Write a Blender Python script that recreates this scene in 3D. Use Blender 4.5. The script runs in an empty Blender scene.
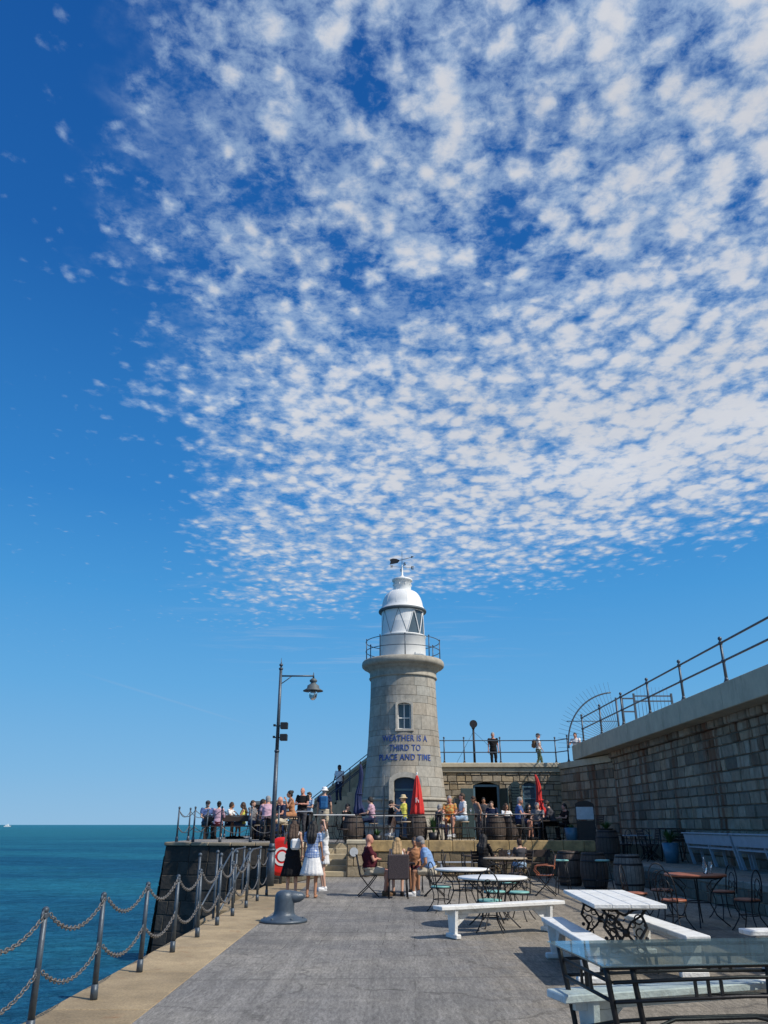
import bpy, math, random
from mathutils import Vector, Matrix, Quaternion, noise
R = math.radians
PI = math.pi
rnd = random.Random(7)
sc = bpy.context.scene
C = sc.collection

# ------------------------------------------------------------ camera
cam = bpy.data.cameras.new('camera'); camo = bpy.data.objects.new('camera', cam); C.objects.link(camo)
camo.location = (0, 0, 1.6)
camo.rotation_euler = (R(90 + 22.1), 0, 0)
cam.sensor_fit = 'VERTICAL'; cam.sensor_height = 24; cam.lens = 24 * 770 / 1024
cam.clip_end = 60000; cam.clip_start = 0.05
sc.camera = camo

# ------------------------------------------------------------ light
SUN_EL, SUN_AZ = R(46), R(-30)
sdir = Vector((math.cos(SUN_EL) * math.cos(SUN_AZ), math.cos(SUN_EL) * math.sin(SUN_AZ), math.sin(SUN_EL)))
sun = bpy.data.lights.new('sun', 'SUN'); suno = bpy.data.objects.new('sun', sun); C.objects.link(suno)
sun.energy = 4.2; sun.angle = R(0.5); sun.color = (1, .94, .85)
suno.rotation_euler = sdir.to_track_quat('Z', 'Y').to_euler()
sc.view_settings.view_transform = 'Standard'; sc.view_settings.look = 'None'
sc.view_settings.exposure = 0; sc.view_settings.gamma = 1; sc.view_settings.use_curve_mapping = False


class NT:
    """tiny node helper"""
    def __init__(s, tree): s.t = tree; s.n = tree.nodes; s.l = tree.links
    def node(s, typ, **kw):
        n = s.n.new(typ)
        for k, v in kw.items():
            if k.startswith('i_'):
                key = k[2:]; key = int(key) if key.isdigit() else key
                s.put(n.inputs[key], v)
            else: setattr(n, k, v)
        return n
    def put(s, sock, v):
        if isinstance(v, bpy.types.NodeSocket): s.l.new(v, sock)
        else: sock.default_value = v
    def math(s, op, a, b=0.0, c=0.0, clamp=False):
        n = s.n.new('ShaderNodeMath'); n.operation = op; n.use_clamp = clamp
        s.put(n.inputs[0], a); s.put(n.inputs[1], b); s.put(n.inputs[2], c)
        return n.outputs[0]
    def mix(s, f, a, b, mode='MIX'):
        n = s.n.new('ShaderNodeMix'); n.data_type = 'RGBA'; n.blend_type = mode
        s.put(n.inputs[0], f); s.put(n.inputs[6], a); s.put(n.inputs[7], b)
        return n.outputs[2]
    def noise(s, vec, scale, detail=4, rough=.55, dist=0.0):
        n = s.n.new('ShaderNodeTexNoise'); s.put(n.inputs['Vector'], vec)
        n.inputs['Scale'].default_value = scale; n.inputs['Detail'].default_value = detail
        n.inputs['Roughness'].default_value = rough; n.inputs['Distortion'].default_value = dist
        return n.outputs[0]
    def ramp(s, f, *stops):
        n = s.n.new('ShaderNodeValToRGB'); s.put(n.inputs[0], f)
        e = n.color_ramp.elements
        while len(e) < len(stops): e.new(.5)
        for i, (p, c) in enumerate(stops):
            e[i].position = p
            e[i].color = (c, c, c, 1) if not hasattr(c, '__len__') else (*c[:3], 1)
        return n.outputs[0]
    def smooth(s, x, a, b):
        n = s.n.new('ShaderNodeMapRange'); n.interpolation_type = 'SMOOTHSTEP'
        s.put(n.inputs[0], x); n.inputs[1].default_value = a; n.inputs[2].default_value = b
        return n.outputs[0]
    def mapping(s, vec, scale=(1, 1, 1), rot=(0, 0, 0), loc=(0, 0, 0)):
        n = s.n.new('ShaderNodeMapping'); s.put(n.inputs[0], vec)
        n.inputs['Scale'].default_value = scale; n.inputs['Rotation'].default_value = rot; n.inputs['Location'].default_value = loc
        return n.outputs[0]


# ------------------------------------------------------------ world
w = bpy.data.worlds.new('World'); sc.world = w; w.use_nodes = True
N = NT(w.node_tree); w.node_tree.nodes.clear()
out = N.node('ShaderNodeOutputWorld')
sky = N.node('ShaderNodeTexSky', sky_type='NISHITA', sun_disc=False, sun_elevation=SUN_EL,
             sun_rotation=math.atan2(sdir.x, sdir.y), air_density=1.0, dust_density=.35, ozone_density=3.0, altitude=0)
tc = N.node('ShaderNodeTexCoord')
sep = N.node('ShaderNodeSeparateXYZ', i_0=tc.outputs['Generated'])
zz = N.math('MAXIMUM', sep.outputs[2], .02)
px_ = N.math('DIVIDE', sep.outputs[0], zz); py_ = N.math('DIVIDE', sep.outputs[1], zz)
cv = N.node('ShaderNodeCombineXYZ', i_0=px_, i_1=py_).outputs[0]
# warp so the puffs are irregular
nw = N.node('ShaderNodeTexNoise', i_Vector=cv); nw.inputs['Scale'].default_value = 9; nw.inputs['Detail'].default_value = 3
sub = N.node('ShaderNodeVectorMath', operation='SUBTRACT'); N.l.new(nw.outputs['Color'], sub.inputs[0]); sub.inputs[1].default_value = (.5, .5, .5)
scl = N.node('ShaderNodeVectorMath', operation='SCALE'); N.l.new(sub.outputs[0], scl.inputs[0]); scl.inputs['Scale'].default_value = .075
addv = N.node('ShaderNodeVectorMath', operation='ADD'); N.l.new(cv, addv.inputs[0]); N.l.new(scl.outputs[0], addv.inputs[1])
wv = N.mapping(addv.outputs[0], scale=(1.05, .80, 1), rot=(0, 0, R(-12)))
def voro(scale, sm):
    v = N.node('ShaderNodeTexVoronoi', feature='SMOOTH_F1'); N.l.new(wv, v.inputs['Vector'])
    v.inputs['Scale'].default_value = scale; v.inputs['Smoothness'].default_value = sm
    return v.outputs['Distance']
v1 = voro(19, .55); v2 = voro(44, .5)
fine = N.noise(cv, 42, 8, .68, .25)
mid = N.noise(cv, 7, 4, .55, .6)
low = N.noise(N.mapping(cv, scale=(1, 1.3, 1), loc=(3.1, .7, 0)), 1.9, 3, .5, .5)
puff = N.math('MULTIPLY', N.math('SUBTRACT', .55, v1), 1.25)
puff = N.math('ADD', puff, N.math('MULTIPLY', N.math('SUBTRACT', .45, v2), .35))
puff = N.math('ADD', puff, N.math('MULTIPLY', N.math('SUBTRACT', fine, .5), 1.05))
puff = N.math('ADD', puff, N.math('MULTIPLY', N.math('SUBTRACT', mid, .5), 1.0))
# coverage: limited to the left (x/z) and far away (y/z), soft wavy edges
edge = N.math('MULTIPLY', N.math('SUBTRACT', N.noise(cv, 2.2, 5, .65), .5), .8)
lft = N.math('ADD', N.math('ADD', px_, N.math('MULTIPLY', py_, .13)), N.math('ADD', .36, edge))
covL = N.smooth(lft, -.28, .30)
far = N.math('ADD', N.math('ADD', py_, N.math('MULTIPLY', px_, .80)), N.math('MULTIPLY', edge, 1.2))
covF = N.math('SUBTRACT', 1.0, N.smooth(far, 2.4, 4.7))
cov = N.math('MULTIPLY', covL, covF)
dens = N.math('ADD', N.math('ADD', .11, N.math('MULTIPLY', N.smooth(py_, 1.35, 1.9), .20)), N.math('MULTIPLY', N.smooth(px_, -.5, .9), .40))
lowm = N.math('MULTIPLY', N.math('SUBTRACT', low, .5), .30)
lane = N.math('ABSOLUTE', N.math('SUBTRACT', N.math('ADD', py_, N.math('MULTIPLY', px_, .28)), N.math('ADD', 1.30, N.math('MULTIPLY', N.math('SUBTRACT', mid, .5), .6))))
lane = N.math('MULTIPLY', N.math('SUBTRACT', 1.0, N.smooth(lane, .0, .13)), .42)
lane = N.math('MULTIPLY', lane, N.math('MULTIPLY', N.smooth(px_, -.3, .1), N.math('SUBTRACT', 1.0, N.smooth(px_, .35, .7))))
th = N.math('ADD', N.math('ADD', puff, lowm), dens)
th = N.math('SUBTRACT', th, lane)
th = N.math('SUBTRACT', th, N.math('MULTIPLY', N.math('SUBTRACT', 1.0, cov), N.math('ADD', .95, N.math('MULTIPLY', N.smooth(far, 3.2, 4.4), .7))))
alpha = N.smooth(th, -.18, .72)
alpha = N.math('MULTIPLY', alpha, .90)
core = N.smooth(th, .22, .95)
# clear-sky colour: physical sky pulled towards the deep blue of this day
grad = N.node('ShaderNodeValToRGB', i_0=sep.outputs[2])
els = [(0.0, (.27, .50, .74)), (.06, (.20, .46, .75)), (.16, (.120, .395, .74)), (.27, (.064, .315, .69)), (.38, (.034, .228, .60)), (.62, (.013, .122, .42)), (.85, (.007, .082, .33))]
e = grad.color_ramp.elements
while len(e) < len(els): e.new(.5)
for i, (p, c) in enumerate(els): e[i].position = p; e[i].color = (*c, 1)
gs = N.node('ShaderNodeVectorMath', operation='SCALE'); N.l.new(grad.outputs[0], gs.inputs[0]); gs.inputs['Scale'].default_value = 10
skyc = N.mix(.97, sky.outputs[0], gs.outputs[0])
CL = 6.7
shade_ = N.math('ADD', .90, N.math('MULTIPLY', low, .22))
cloudc = N.mix(core, (.50 * CL, .70 * CL, 1.0 * CL, 1), (.97 * CL, 1.0 * CL, 1.07 * CL, 1))
cloudc = N.mix(1.0, cloudc, shade_, 'MULTIPLY')
veil = N.math('MULTIPLY', N.math('MULTIPLY', N.smooth(cov, .50, 1.0), N.smooth(N.math('ADD', mid, N.math('MULTIPLY', N.math('SUBTRACT', fine, .5), .9)), .30, .72)), .50)
alpha = N.math('SUBTRACT', 1.0, N.math('MULTIPLY', N.math('SUBTRACT', 1.0, alpha), N.math('SUBTRACT', 1.0, veil)))
# thin feathery streaks beyond the sheet and one faint old contrail
stk = N.noise(N.mapping(cv, scale=(.9, 3.2, 1), loc=(.3, .2, 0)), 1.5, 7, .68, .4)
win = N.math('MULTIPLY', N.math('MULTIPLY', N.smooth(py_, 2.8, 3.6), N.math('SUBTRACT', 1.0, N.smooth(py_, 4.6, 6.4))), N.math('MULTIPLY', N.smooth(px_, -1.3, -.5), N.math('SUBTRACT', 1.0, N.smooth(px_, .3, 1.3))))
stk = N.math('MULTIPLY', N.math('MULTIPLY', N.smooth(stk, .50, .72), win), .42)
cd = N.math('ABSOLUTE', N.math('SUBTRACT', N.math('MULTIPLY', N.math('ADD', px_, 2.11), .9755), N.math('MULTIPLY', N.math('SUBTRACT', py_, 5.67), .22)))
ctl = N.math('MULTIPLY', N.math('SUBTRACT', 1.0, N.smooth(cd, .0, .05)), N.math('MULTIPLY', N.smooth(py_, 5.3, 6.2), N.math('SUBTRACT', 1.0, N.smooth(py_, 7.4, 9.0))))
stk = N.math('MAXIMUM', stk, N.math('MULTIPLY', ctl, .16))
alpha = N.math('MAXIMUM', alpha, stk)
final = N.mix(alpha, skyc, cloudc)
bg = N.node('ShaderNodeBackground', i_Color=final, i_Strength=.1)
N.l.new(bg.outputs[0], out.inputs[0])
w.cycles.sampling_method = 'MANUAL'; w.cycles.sample_map_resolution = 1024

# ------------------------------------------------------------ materials
MATS = {}
def mat(name, col, rough=.6, metal=0.0, var=.15, nscale=8, bump=.1, bscale=40, spec=.5, use_col=False, extra=None, coord='Object'):
    m = bpy.data.materials.new(name); m.use_nodes = True
    T = NT(m.node_tree); b = m.node_tree.nodes['Principled BSDF']
    t = T.node('ShaderNodeTexCoord'); v = t.outputs[coord]
    base = (*col, 1)
    if use_col:
        a = T.node('ShaderNodeVertexColor', layer_name='Col'); base = T.mix(1.0, a.outputs[0], base, 'MULTIPLY')
    n1 = T.noise(v, nscale, 6, .65)
    f = T.ramp(n1, (.28, 1 - var), (.72, 1 + var))
    c = T.mix(1.0, base, f, 'MULTIPLY')
    if extra: c = extra(T, v, c, b)
    T.put(b.inputs['Base Color'], c)
    T.put(b.inputs['Roughness'], T.math('ADD', rough - .08, T.math('MULTIPLY', n1, .16)))
    b.inputs['Metallic'].default_value = metal
    b.inputs['Specular IOR Level'].default_value = spec
    if bump:
        bn = T.node('ShaderNodeBump', i_Height=T.noise(v, bscale, 5, .6)); bn.inputs['Strength'].default_value = bump
        bn.inputs['Distance'].default_value = .02
        T.l.new(bn.outputs[0], b.inputs['Normal'])
    MATS[name] = m
    return m

def stains(dark=(.05, .045, .04), scale=1.3, amt=.6, zs=.25, rust=None):
    def f(T, v, c, b):
        n = T.noise(T.mapping(v, scale=(1, 1, zs)), scale, 6, .7)
        m_ = T.math('MULTIPLY', T.smooth(n, .5, .75), amt)
        c = T.mix(m_, c, (*dark, 1))
        if rust:
            n = T.noise(T.mapping(v, scale=(1, 1, .06), loc=(4, 2, 0)), 1.6, 4, .6)
            m_ = T.math('MULTIPLY', T.smooth(n, .52, .64), rust)
            c = T.mix(m_, c, (.15, .055, .02, 1))
        return c
    return f

M_granite = mat('granite', (1, 1, 1), .8, var=.24, nscale=5, bump=.45, bscale=45, use_col=True, extra=stains((.13, .11, .085), 1.3, .6, .22))
M_rag = mat('ragstone', (1, 1, 1), .9, var=.28, nscale=4, bump=.8, bscale=22, use_col=True, extra=stains((.07, .055, .035), 1.1, .35, .5))
M_wall = mat('harbour_stone', (1, 1, 1), .9, var=.3, nscale=5, bump=.8, bscale=18, use_col=True, extra=stains((.05, .042, .035), .8, .55, .25, rust=.8))
M_dark = mat('weedy_stone', (1, 1, 1), .8, var=.6, nscale=2.5, bump=1.2, bscale=7, use_col=True, extra=stains((.006, .007, .006), 1.6, .95, .22))
M_mortar = mat('mortar', (.13, .115, .09), .95, var=.3, nscale=9, bump=.5, bscale=30)
M_coping = mat('concrete', (.50, .44, .32), .85, var=.16, nscale=2.2, bump=.3, bscale=45, extra=stains((.14, .12, .09), 1.6, .5, .3))
M_cap = mat('lichened_stone', (.40, .28, .13), .9, var=.45, nscale=3.5, bump=.5, bscale=35, extra=stains((.16, .12, .08), 2.2, .6, .6))
M_step = mat('step_stone', (.44, .37, .25), .9, var=.2, nscale=5, bump=.35, bscale=45)
M_rail = mat('painted_rail', (.075, .098, .125), .45, .3, var=.3, nscale=14, bump=.15)
M_bollard = mat('painted_bollard', (.060, .085, .115), .42, .1, var=.25, nscale=10, bump=.25, bscale=50, spec=.6)
M_iron = mat('dark_iron', (.022, .022, .025), .5, .4, var=.3, nscale=20, bump=.15)
M_chain = mat('galvanised_chain', (.21, .20, .19), .55, .6, var=.4, nscale=30, bump=.2)
M_rust = mat('rusty_iron', (.16, .07, .035), .8, .3, var=.4, nscale=20)
M_white = mat('white_paint', (.80, .80, .78), .45, var=.06, nscale=6, bump=.12, bscale=30, extra=stains((.42, .40, .36), 3.0, .35, 1))
M_whitewood = mat('white_wood', (.76, .76, .73), .6, var=.10, nscale=6, bump=.5, bscale=30, extra=stains((.30, .27, .23), 7.0, .55, 1))
M_bluegrey = mat('bluegrey_wood', (.38, .42, .48), .6, var=.14, nscale=5, bump=.25)
M_teal = mat('teal_paint', (.20, .46, .42), .5, var=.12, nscale=8)
M_tan = mat('tan_wood', (.42, .33, .23), .6, var=.2, nscale=8)
M_brown = mat('brown_wood', (.34, .105, .05), .5, var=.25, nscale=6)
M_oak = mat('barrel_oak', (.085, .062, .05), .75, var=.35, nscale=7, bump=.5, bscale=30)
M_oakgrey = mat('grey_oak', (.20, .17, .145), .75, var=.35, nscale=7, bump=.5, bscale=30)
M_darkwood = mat('dark_wood', (.045, .03, .024), .65, var=.3, nscale=7)
M_blue = mat('blue_door', (.02, .055, .12), .4, var=.15)
M_navy = mat('navy_letter', (.025, .07, .27), .55, var=.1, bump=0)
M_green = mat('green_shutter', (.025, .05, .055), .5, var=.2)
M_frame = mat('blue_frame', (.10, .19, .24), .5, var=.15)
M_red = mat('red_fabric', (.62, .03, .025), .75, var=.15, nscale=10, bump=.3, bscale=60)
M_bluefab = mat('blue_fabric', (.008, .020, .085), .75, var=.2, nscale=10, bump=.3, bscale=60)
M_redp = mat('red_plastic', (.70, .02, .015), .35, var=.06)
M_wicker = mat('dark_wicker', (.06, .045, .05), .7, var=.3, nscale=30, bump=.8, bscale=70)
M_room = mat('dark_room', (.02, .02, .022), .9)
M_lead = mat('lead_grey', (.10, .12, .13), .6, .2)
M_pot = mat('blue_pot', (.07, .17, .24), .35, var=.2)
M_black = mat('black_plastic', (.015, .015, .017), .45)
M_poster = mat('pale_board', (.55, .58, .60), .6)
M_leaf = mat('leaf', (.05, .12, .03), .55, var=.4, nscale=12)
M_soil = mat('soil', (.05, .03, .02), .95)
M_cream = mat('cream_ring', (.72, .70, .66), .5)

def glassm(name, col, rough=.02, trans=1.0, ior=1.45):
    m = bpy.data.materials.new(name); m.use_nodes = True
    b = m.node_tree.nodes['Principled BSDF']
    b.inputs['Base Color'].default_value = (*col, 1); b.inputs['Roughness'].default_value = rough
    b.inputs['Transmission Weight'].default_value = trans; b.inputs['IOR'].default_value = ior
    return m
M_glass = glassm('window_glass', (.10, .15, .19), .03, .25)
M_lens = glassm('lamp_glass', (.85, .9, .92), .05, .9)

def tabletop_glass():
    m = bpy.data.materials.new('table_glass'); m.use_nodes = True
    T = NT(m.node_tree); T.n.clear()
    o = T.node('ShaderNodeOutputMaterial')
    tcd = T.node('ShaderNodeTexCoord').outputs['Object']
    tr = T.node('ShaderNodeBsdfTransparent', i_Color=(.88, .955, .94, 1))
    dirt_sheen = T.noise(tcd, 6, 6, .7)
    gl = T.node('ShaderNodeBsdfGlossy', i_Color=(.8, .9, 1, 1), i_Roughness=T.math('MULTIPLY', dirt_sheen, .10))
    df = T.node('ShaderNodeBsdfDiffuse', i_Color=(.24, .36, .42, 1))  # smudgy film, its pale blue imitating sky reflection in the diffuse colour
    fr = T.node('ShaderNodeFresnel', i_IOR=2.0)
    m1 = T.node('ShaderNodeMixShader', i_0=T.math('ADD', .14, T.math('MULTIPLY', T.smooth(dirt_sheen, .4, .75), .16))); T.l.new(tr.outputs[0], m1.inputs[1]); T.l.new(df.outputs[0], m1.inputs[2])
    m2 = T.node('ShaderNodeMixShader', i_0=T.math('MULTIPLY', fr.outputs[0], T.math('SUBTRACT', 1.0, T.node('ShaderNodeNewGeometry').outputs['Backfacing']), clamp=True)); T.l.new(m1.outputs[0], m2.inputs[1]); T.l.new(gl.outputs[0], m2.inputs[2])
    T.l.new(m2.outputs[0], o.inputs[0])
    return m
M_tglass = tabletop_glass()

def ground_mat():
    m = bpy.data.materials.new('pier_paving'); m.use_nodes = True
    T = NT(m.node_tree); b = T.n['Principled BSDF']
    v = T.node('ShaderNodeTexCoord').outputs['Object']
    big = T.noise(v, .35, 5, .65); med = T.noise(v, 2.6, 6, .7); fin = T.noise(v, 55, 6, .75); grit = T.noise(v, 160, 3, .7)
    streak = T.noise(T.mapping(v, scale=(6, .35, 1)), 1.2, 5, .6)
    c = T.mix(T.smooth(big, .3, .7), (.205, .20, .195, 1), (.285, .27, .245, 1))
    # warmer, browner slabs further along and to the right
    sx = T.node('ShaderNodeSeparateXYZ', i_0=v)
    warm = T.math('MULTIPLY', T.smooth(T.math('ADD', sx.outputs[0], T.math('MULTIPLY', T.math('SUBTRACT', med, .5), 3.0)), .6, 2.6), .6)
    c = T.mix(warm, c, (.33, .275, .195, 1))
    br = T.node('ShaderNodeTexBrick', offset=.5); T.l.new(T.mapping(v, rot=(0, 0, R(2)), loc=(0, .3, 0)), br.inputs['Vector'])
    br.inputs['Color1'].default_value = (.84, .84, .85, 1); br.inputs['Color2'].default_value = (1.14, 1.11, 1.07, 1); br.inputs['Mortar'].default_value = (.45, .44, .42, 1)
    br.inputs['Scale'].default_value = 1; br.inputs['Mortar Size'].default_value = .008; br.inputs['Mortar Smooth'].default_value = .5
    br.inputs['Brick Width'].default_value = .92; br.inputs['Row Height'].default_value = .46; br.inputs['Bias'].default_value = 0
    worn = T.smooth(T.noise(v, .5, 3, .6), .40, .62)
    near = T.math('ADD', .25, T.math('MULTIPLY', T.smooth(sx.outputs[1], 7.0, 14.0), .75))
    c = T.mix(T.math('MULTIPLY', T.math('ADD', T.math('MULTIPLY', near, .75), T.math('MULTIPLY', worn, .2)), .95), c, T.mix(1.0, c, br.outputs[0], 'MULTIPLY'))
    c = T.mix(1.0, c, T.ramp(fin, (.28, .52), (.72, 1.42)), 'MULTIPLY')
    c = T.mix(1.0, c, T.ramp(grit, (.32, .6), (.68, 1.4)), 'MULTIPLY')
    c = T.mix(1.0, c, T.ramp(T.noise(T.mapping(v, scale=(34, 6.5, 1)), 1, 3, .7), (.30, .66), (.70, 1.30)), 'MULTIPLY')
    c = T.mix(1.0, c, T.ramp(T.noise(T.mapping(v, scale=(9, 2.2, 1)), 1, 4, .7), (.30, .85), (.70, 1.12)), 'MULTIPLY')
    c = T.mix(1.0, c, T.ramp(streak, (.3, .80), (.7, 1.15)), 'MULTIPLY')
    c = T.mix(T.math('MULTIPLY', T.smooth(med, .56, .78), .4), c, (.11, .105, .10, 1))
    spots = T.node('ShaderNodeTexVoronoi', i_Vector=v); spots.inputs['Scale'].default_value = 1.7
    c = T.mix(T.math('MULTIPLY', T.math('SUBTRACT', 1.0, T.smooth(spots.outputs[0], .03, .07)), .35), c, (.07, .065, .06, 1))
    ck = T.node('ShaderNodeTexVoronoi', feature='DISTANCE_TO_EDGE'); ck.inputs['Scale'].default_value = .42
    wob = T.node('ShaderNodeTexNoise', i_Vector=v); wob.inputs['Scale'].default_value = 2.2; wob.inputs['Detail'].default_value = 6
    av = T.node('ShaderNodeVectorMath', operation='ADD'); T.l.new(v, av.inputs[0]); sv = T.node('ShaderNodeVectorMath', operation='SCALE'); T.l.new(wob.outputs['Color'], sv.inputs[0]); sv.inputs['Scale'].default_value = .55; T.l.new(sv.outputs[0], av.inputs[1]); T.l.new(av.outputs[0], ck.inputs['Vector'])
    c = T.mix(T.math('MULTIPLY', T.math('MULTIPLY', T.math('SUBTRACT', 1.0, T.smooth(ck.outputs[0], .004, .012)), T.smooth(med, .42, .55)), .5), c, (.07, .066, .06, 1))
    pv = T.node('ShaderNodeTexVoronoi', i_Vector=T.mapping(v, scale=(.35, .22, 1))); pv.inputs['Scale'].default_value = 1; pc_ = T.node('ShaderNodeSeparateColor', i_0=pv.outputs['Color'])
    c = T.mix(1.0, c, T.ramp(pc_.outputs[0], (.0, .90), (1.0, 1.08)), 'MULTIPLY')
    gum = T.node('ShaderNodeTexVoronoi', i_Vector=v); gum.inputs['Scale'].default_value = 3.3
    c = T.mix(T.math('MULTIPLY', T.math('SUBTRACT', 1.0, T.smooth(gum.outputs[0], .045, .08)), .5), c, (.09, .085, .08, 1))
    # saw-cut joints across the pier every few metres
    jy = T.math('ABSOLUTE', T.math('SUBTRACT', T.math('FRACT', T.math('MULTIPLY', T.math('ADD', sx.outputs[1], T.math('ADD', T.math('MULTIPLY', sx.outputs[0], -.06), T.math('MULTIPLY', T.math('SUBTRACT', med, .5), .06))), .25)), .5))
    c = T.mix(T.math('MULTIPLY', T.math('SUBTRACT', 1.0, T.smooth(jy, .004, .012)), .35), c, (.09, .085, .08, 1))
    T.put(b.inputs['Base Color'], c); b.inputs['Roughness'].default_value = .88; b.inputs['Specular IOR Level'].default_value = .25
    h = T.math('ADD', T.math('MULTIPLY', fin, .5), T.math('ADD', T.math('MULTIPLY', grit, .4), T.math('MULTIPLY', med, .4)))
    bn = T.node('ShaderNodeBump', i_Height=h); bn.inputs['Strength'].default_value = 1.0; bn.inputs['Distance'].default_value = .014
    T.l.new(bn.outputs[0], b.inputs['Normal'])
    return m
M_ground = ground_mat()
def kerb_mat():
    m = bpy.data.materials.new('kerb_stone'); m.use_nodes = True
    T = NT(m.node_tree); b = T.n['Principled BSDF']
    v = T.node('ShaderNodeTexCoord').outputs['Object']
    med = T.noise(v, 1.6, 6, .7); fin = T.noise(v, 40, 6, .75)
    a = T.node('ShaderNodeVertexColor', layer_name='Col').outputs[0]
    c = T.mix(1.0, a, T.ramp(med, (.25, .6), (.75, 1.3)), 'MULTIPLY')
    c = T.mix(1.0, c, T.ramp(fin, (.28, .6), (.72, 1.35)), 'MULTIPLY')
    c = T.mix(T.math('MULTIPLY', T.smooth(T.noise(v, 2.4, 4, .6, .5), .58, .76), .6), c, (.24, .10, .035, 1))
    c = T.mix(T.math('MULTIPLY', T.smooth(T.noise(v, .9, 5, .7), .55, .8), .5), c, (.15, .13, .11, 1))
    T.put(b.inputs['Base Color'], c); b.inputs['Roughness'].default_value = .9
    bn = T.node('ShaderNodeBump', i_Height=T.math('ADD', fin, med)); bn.inputs['Strength'].default_value = .5; bn.inputs['Distance'].default_value = .012
    T.l.new(bn.outputs[0], b.inputs['Normal'])
    return m
M_kerb = kerb_mat()
def sea_mat():
    m = bpy.data.materials.new('sea_water'); m.use_nodes = True
    T = NT(m.node_tree); b = T.n['Principled BSDF']
    v = T.node('ShaderNodeTexCoord').outputs['Object']
    sx = T.node('ShaderNodeSeparateXYZ', i_0=v)
    patch = T.noise(T.mapping(v, scale=(.3, 1, 1)), .02, 4, .6)
    farf = T.smooth(sx.outputs[1], 50, 700)
    swell = T.noise(T.mapping(v, scale=(.55, 1, 1), rot=(0, 0, .25)), .22, 6, .7, .8)
    swell2 = T.noise(T.mapping(v, scale=(.6, 1, 1), rot=(0, 0, -.2)), 1.1, 5, .7, .6)
    nearc = T.mix(T.smooth(patch, .42, .58), (.010, .085, .165, 1), (.018, .145, .220, 1))
    c = T.mix(farf, nearc, (.022, .145, .200, 1))
    c = T.mix(1.0, c, T.ramp(swell, (.34, .80), (.66, 1.18)), 'MULTIPLY'); c = T.mix(1.0, c, T.ramp(swell2, (.34, .72), (.66, 1.25)), 'MULTIPLY')
    w1 = T.noise(T.mapping(v, scale=(.6, 1.3, 1), rot=(0, 0, .3)), .55, 5, .62, .4)
    w2 = T.noise(T.mapping(v, scale=(.7, 1.2, 1), rot=(0, 0, -.2)), 2.4, 5, .6, .3)
    w3 = T.noise(T.mapping(v, scale=(.35, 1.2, 1)), .07, 4, .6)
    h = T.math('ADD', T.math('MULTIPLY', w1, .8), T.math('ADD', T.math('MULTIPLY', w2, .25), T.math('MULTIPLY', w3, 2.0)))
    bn = T.node('ShaderNodeBump', i_Height=h); bn.inputs['Strength'].default_value = 1.0; bn.inputs['Distance'].default_value = 1.3
    T.n.remove(b); df = T.node('ShaderNodeBsdfDiffuse', i_Color=c, i_Normal=bn.outputs[0]); gl = T.node('ShaderNodeBsdfGlossy', i_Color=(.55, .85, 1, 1), i_Roughness=.16, i_Normal=bn.outputs[0])
    fr = T.node('ShaderNodeFresnel', i_IOR=1.33, i_Normal=bn.outputs[0])
    ms = T.node('ShaderNodeMixShader', i_0=T.math('MULTIPLY', fr.outputs[0], .34)); T.l.new(df.outputs[0], ms.inputs[1]); T.l.new(gl.outputs[0], ms.inputs[2]); T.l.new(ms.outputs[0], T.n['Material Output'].inputs[0])
    return m
M_sea = sea_mat()

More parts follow.
